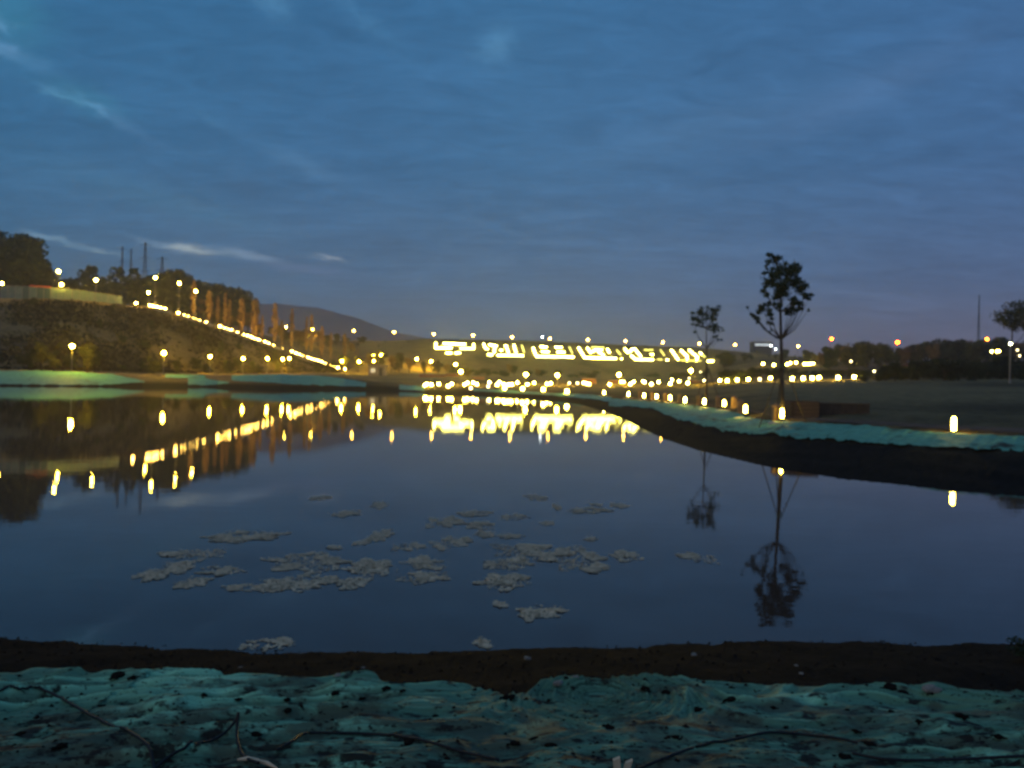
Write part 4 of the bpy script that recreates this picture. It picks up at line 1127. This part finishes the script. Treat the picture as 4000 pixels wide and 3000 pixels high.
# far building with lit windows beyond the dam end
D = 560; a = P(2972, 1352, D)
e = empty('office_building', (a.x, D, 10), 'far office block with a lit white window row behind the trees', 'building')
top_h = P(2972, 1338, D).z - 10
MB().box((0, 0, top_h / 2 - 2), (13, 10, top_h + 4)).build('wall', mat('block_wall', (.045, .045, .05), .9, .1), e)
MB().box((0, 0, top_h + .2), (13.6, 10.6, .5)).build('roof', M_conc, e)
for k in range(7):
    MB().box((-5.1 + k * 1.7, -5.04, top_h - 1.9), (1.3, .08, 1.6)).build('window', glow_mat('office_window', (.85, .95, 1.0), 1.6 if k % 3 else .9), e)

# ------------------------------------------------------------------ pylons and mast
M_steel = mat('pylon_steel', (.10, .11, .13), .6, .3)
def pylon(X, ytop, D, label, group, wid=5.0, arms=3):
    x = (X - 2000) / F * D; g0 = tz(x, D); H = P(X, ytop, D).z - g0
    e = empty('pylon', (x, D, g0), label, 'pylon', group)
    mb = MB(); n = 9
    def hw(s): return wid / 2 * (1 - .86 * s)
    for s1 in (-1, 1):
        for s2 in (-1, 1):
            mb.tube([(s1 * wid / 2, s2 * wid / 2, -.5), (s1 * hw(1), s2 * hw(1), H)], .11, 4)
    mb.build('leg', M_steel, e)
    br = MB()
    for k in range(n):
        a0, a1 = k / n, (k + 1) / n
        for s2 in (-1, 1):
            br.tube([(-hw(a0), s2 * hw(a0), a0 * H), (hw(a1), s2 * hw(a1), a1 * H)], .06, 4)
            br.tube([(hw(a0), s2 * hw(a0), a0 * H), (-hw(a1), s2 * hw(a1), a1 * H)], .06, 4)
    br.build('bracing', M_steel, e)
    for k in range(arms):
        zz = H * (.97 - .13 * k)
        MB().tube([(-wid * .8, 0, zz), (0, 0, zz + .5), (wid * .8, 0, zz)], .13, 4).build('cross_arm', M_steel, e)
    return e
pylon(557, 946, 380, 'tallest lattice pylon above the hilltop trees', None, 3.6)
pylon(468, 962, 400, 'thin lattice pylon left of the tallest one', None, 2.0, 2)
pylon(502, 972, 425, 'second thin lattice pylon next to the tallest one', None, 2.0, 2)
pylon(624, 1002, 370, 'short wide lattice pylon right of the tallest one', None, 3.4, 2)
pylon(3818, 1150, 420, 'slim radio mast above the reddish treeline', None, 1.4, 0)

# ------------------------------------------------------------------ floating weed mats
M_weed = mat('floating_weed', (.40, .28, .16), .6, .4, col2=(.86, .62, .38), nscale=16, lo=.38, hi=.64)
zw = lambda x, y: (500 + x / 1.0533, 1850 + y / 1.0533)
WEED = [(480, 258, 340, 42), (170, 395, 170, 85), (270, 330, 220, 40), (380, 400, 160, 40), (270, 447, 150, 42), (740, 365, 370, 66), (700, 450, 320, 72), (1000, 390, 220, 66), (930, 452, 130, 42), (1220, 370, 180, 48), (1220, 427, 220, 44),
        (1300, 200, 130, 48), (1430, 165, 120, 24), (1590, 180, 100, 22), (1450, 213, 150, 26), (1470, 250, 90, 22), (1575, 258, 90, 20), (1040, 255, 100, 44), (960, 285, 70, 18), (1330, 285, 160, 46), (1150, 302, 150, 26), (1650, 322, 330, 56), (1560, 372, 220, 40), (1850, 350, 260, 86),
        (2050, 340, 140, 36), (1550, 445, 240, 56), (1700, 570, 190, 62), (1890, 152, 170, 24), (2020, 132, 80, 16), (1925, 128, 50, 12), (1680, 100, 80, 22), (1765, 138, 40, 20), (1725, 205, 50, 18), (1905, 270, 50, 12), (900, 165, 120, 24),
        (1035, 130, 70, 24), (790, 100, 70, 20), (580, 705, 230, 44), (1460, 700, 70, 38), (1530, 540, 50, 24), (850, 305, 80, 12), (480, 470, 190, 22), (470, 340, 0, 0), (2348, 348, 130, 40)]
for k, (x, y, wp, hp) in enumerate(WEED):
    if wp == 0: continue
    X, Y = zw(x, y)
    v = P(X, Y, 1); D = EYE / (EYE - v.z)
    v1 = P(X, Y + hp / 2.1, 1); v0 = P(X, Y - hp / 2.1, 1)
    D1, D0 = EYE / (EYE - v1.z), EYE / (EYE - v0.z)
    rx, ry = wp / 1.0533 / F * D * .66, max(.06, (D0 - D1) * .68)
    n = int(np.clip(rx * ry * 5200, 120, 3400))
    r_ = np.random.default_rng(100 + k)
    pts = []
    ph = r_.uniform(0, 6.28, 4)
    sx_ = r_.uniform(0, 50)
    while len(pts) < n:
        q = r_.uniform(-1, 1, 2)
        a = math.atan2(q[1], q[0])
        lim = .72 + .16 * math.sin(2 * a + ph[0]) + .12 * math.sin(5 * a + ph[1]) + .10 * math.sin(9 * a + ph[2])
        if math.hypot(*q) > lim: continue
        hole = vnoise(np.array([(q[0] * rx) * 6 + sx_]), np.array([(q[1] * ry) * 5 + sx_]), 50)[0]
        if rx > .22 and hole < -.10 and r_.random() < .88: continue
        pts.append((q[0] * rx, q[1] * ry, .006 + .014 * max(0, hole) * r_.random() + .004 * r_.random()))
    lv, lf = leaves(np.array(pts), .024, flat=.82)
    lv = [(a_, b_, max(c_ * .6, .003)) for a_, b_, c_ in lv]
    o = mesh_obj('floating_weed', lv, lf, M_weed)
    o.location = (v.x * D, D, 0)
    if k == 37: tag(o, 'ragged weed mat touching the dark near bank', 'water weed')
    elif k == 43: tag(o, 'lone weed mat beside the reflection of the staked tree', 'water weed')
    elif rx > .40: tag(o, 'broad pale ragged mat of floating weed with holes', 'water weed', 'broad weed mats floating on the pond')
    elif rx > .20: tag(o, 'medium pale mat of floating weed on the pond', 'water weed', 'medium weed mats floating on the pond')
    else: tag(o, 'small scrap of pale floating weed on the pond', 'water weed', 'small weed scraps floating on the pond')

# shrub lump at the right end of the near bank
p = near_pt(3960, 2560)
e = plant('shrub', 'shrub', PR_hedge[1], (p.x + .12, p.y - .1, tz(p.x + .12, p.y - .1) - .04), .17, 'dark weed tuft at the right end of the near bank', None, 2.2)

# ------------------------------------------------------------------ humid evening air
M_haze = bpy.data.materials.new('haze'); M_haze.use_nodes = True
ht = M_haze.node_tree; ht.nodes.clear()
pv_ = ht.nodes.new('ShaderNodeVolumePrincipled')
pv_.inputs['Color'].default_value = (.92, .92, .94, 1)
pv_.inputs['Density'].default_value = .00048
pv_.inputs['Anisotropy'].default_value = .72
ho = ht.nodes.new('ShaderNodeOutputMaterial'); ht.links.new(pv_.outputs[0], ho.inputs['Volume'])
hb = MB().box((0, 1285, 48.5), (16200, 2750, 103)).build('haze', M_haze)
hb['kind'] = 'stuff'; hb['label'] = 'thin humid evening haze over the whole valley'; hb['category'] = 'haze'
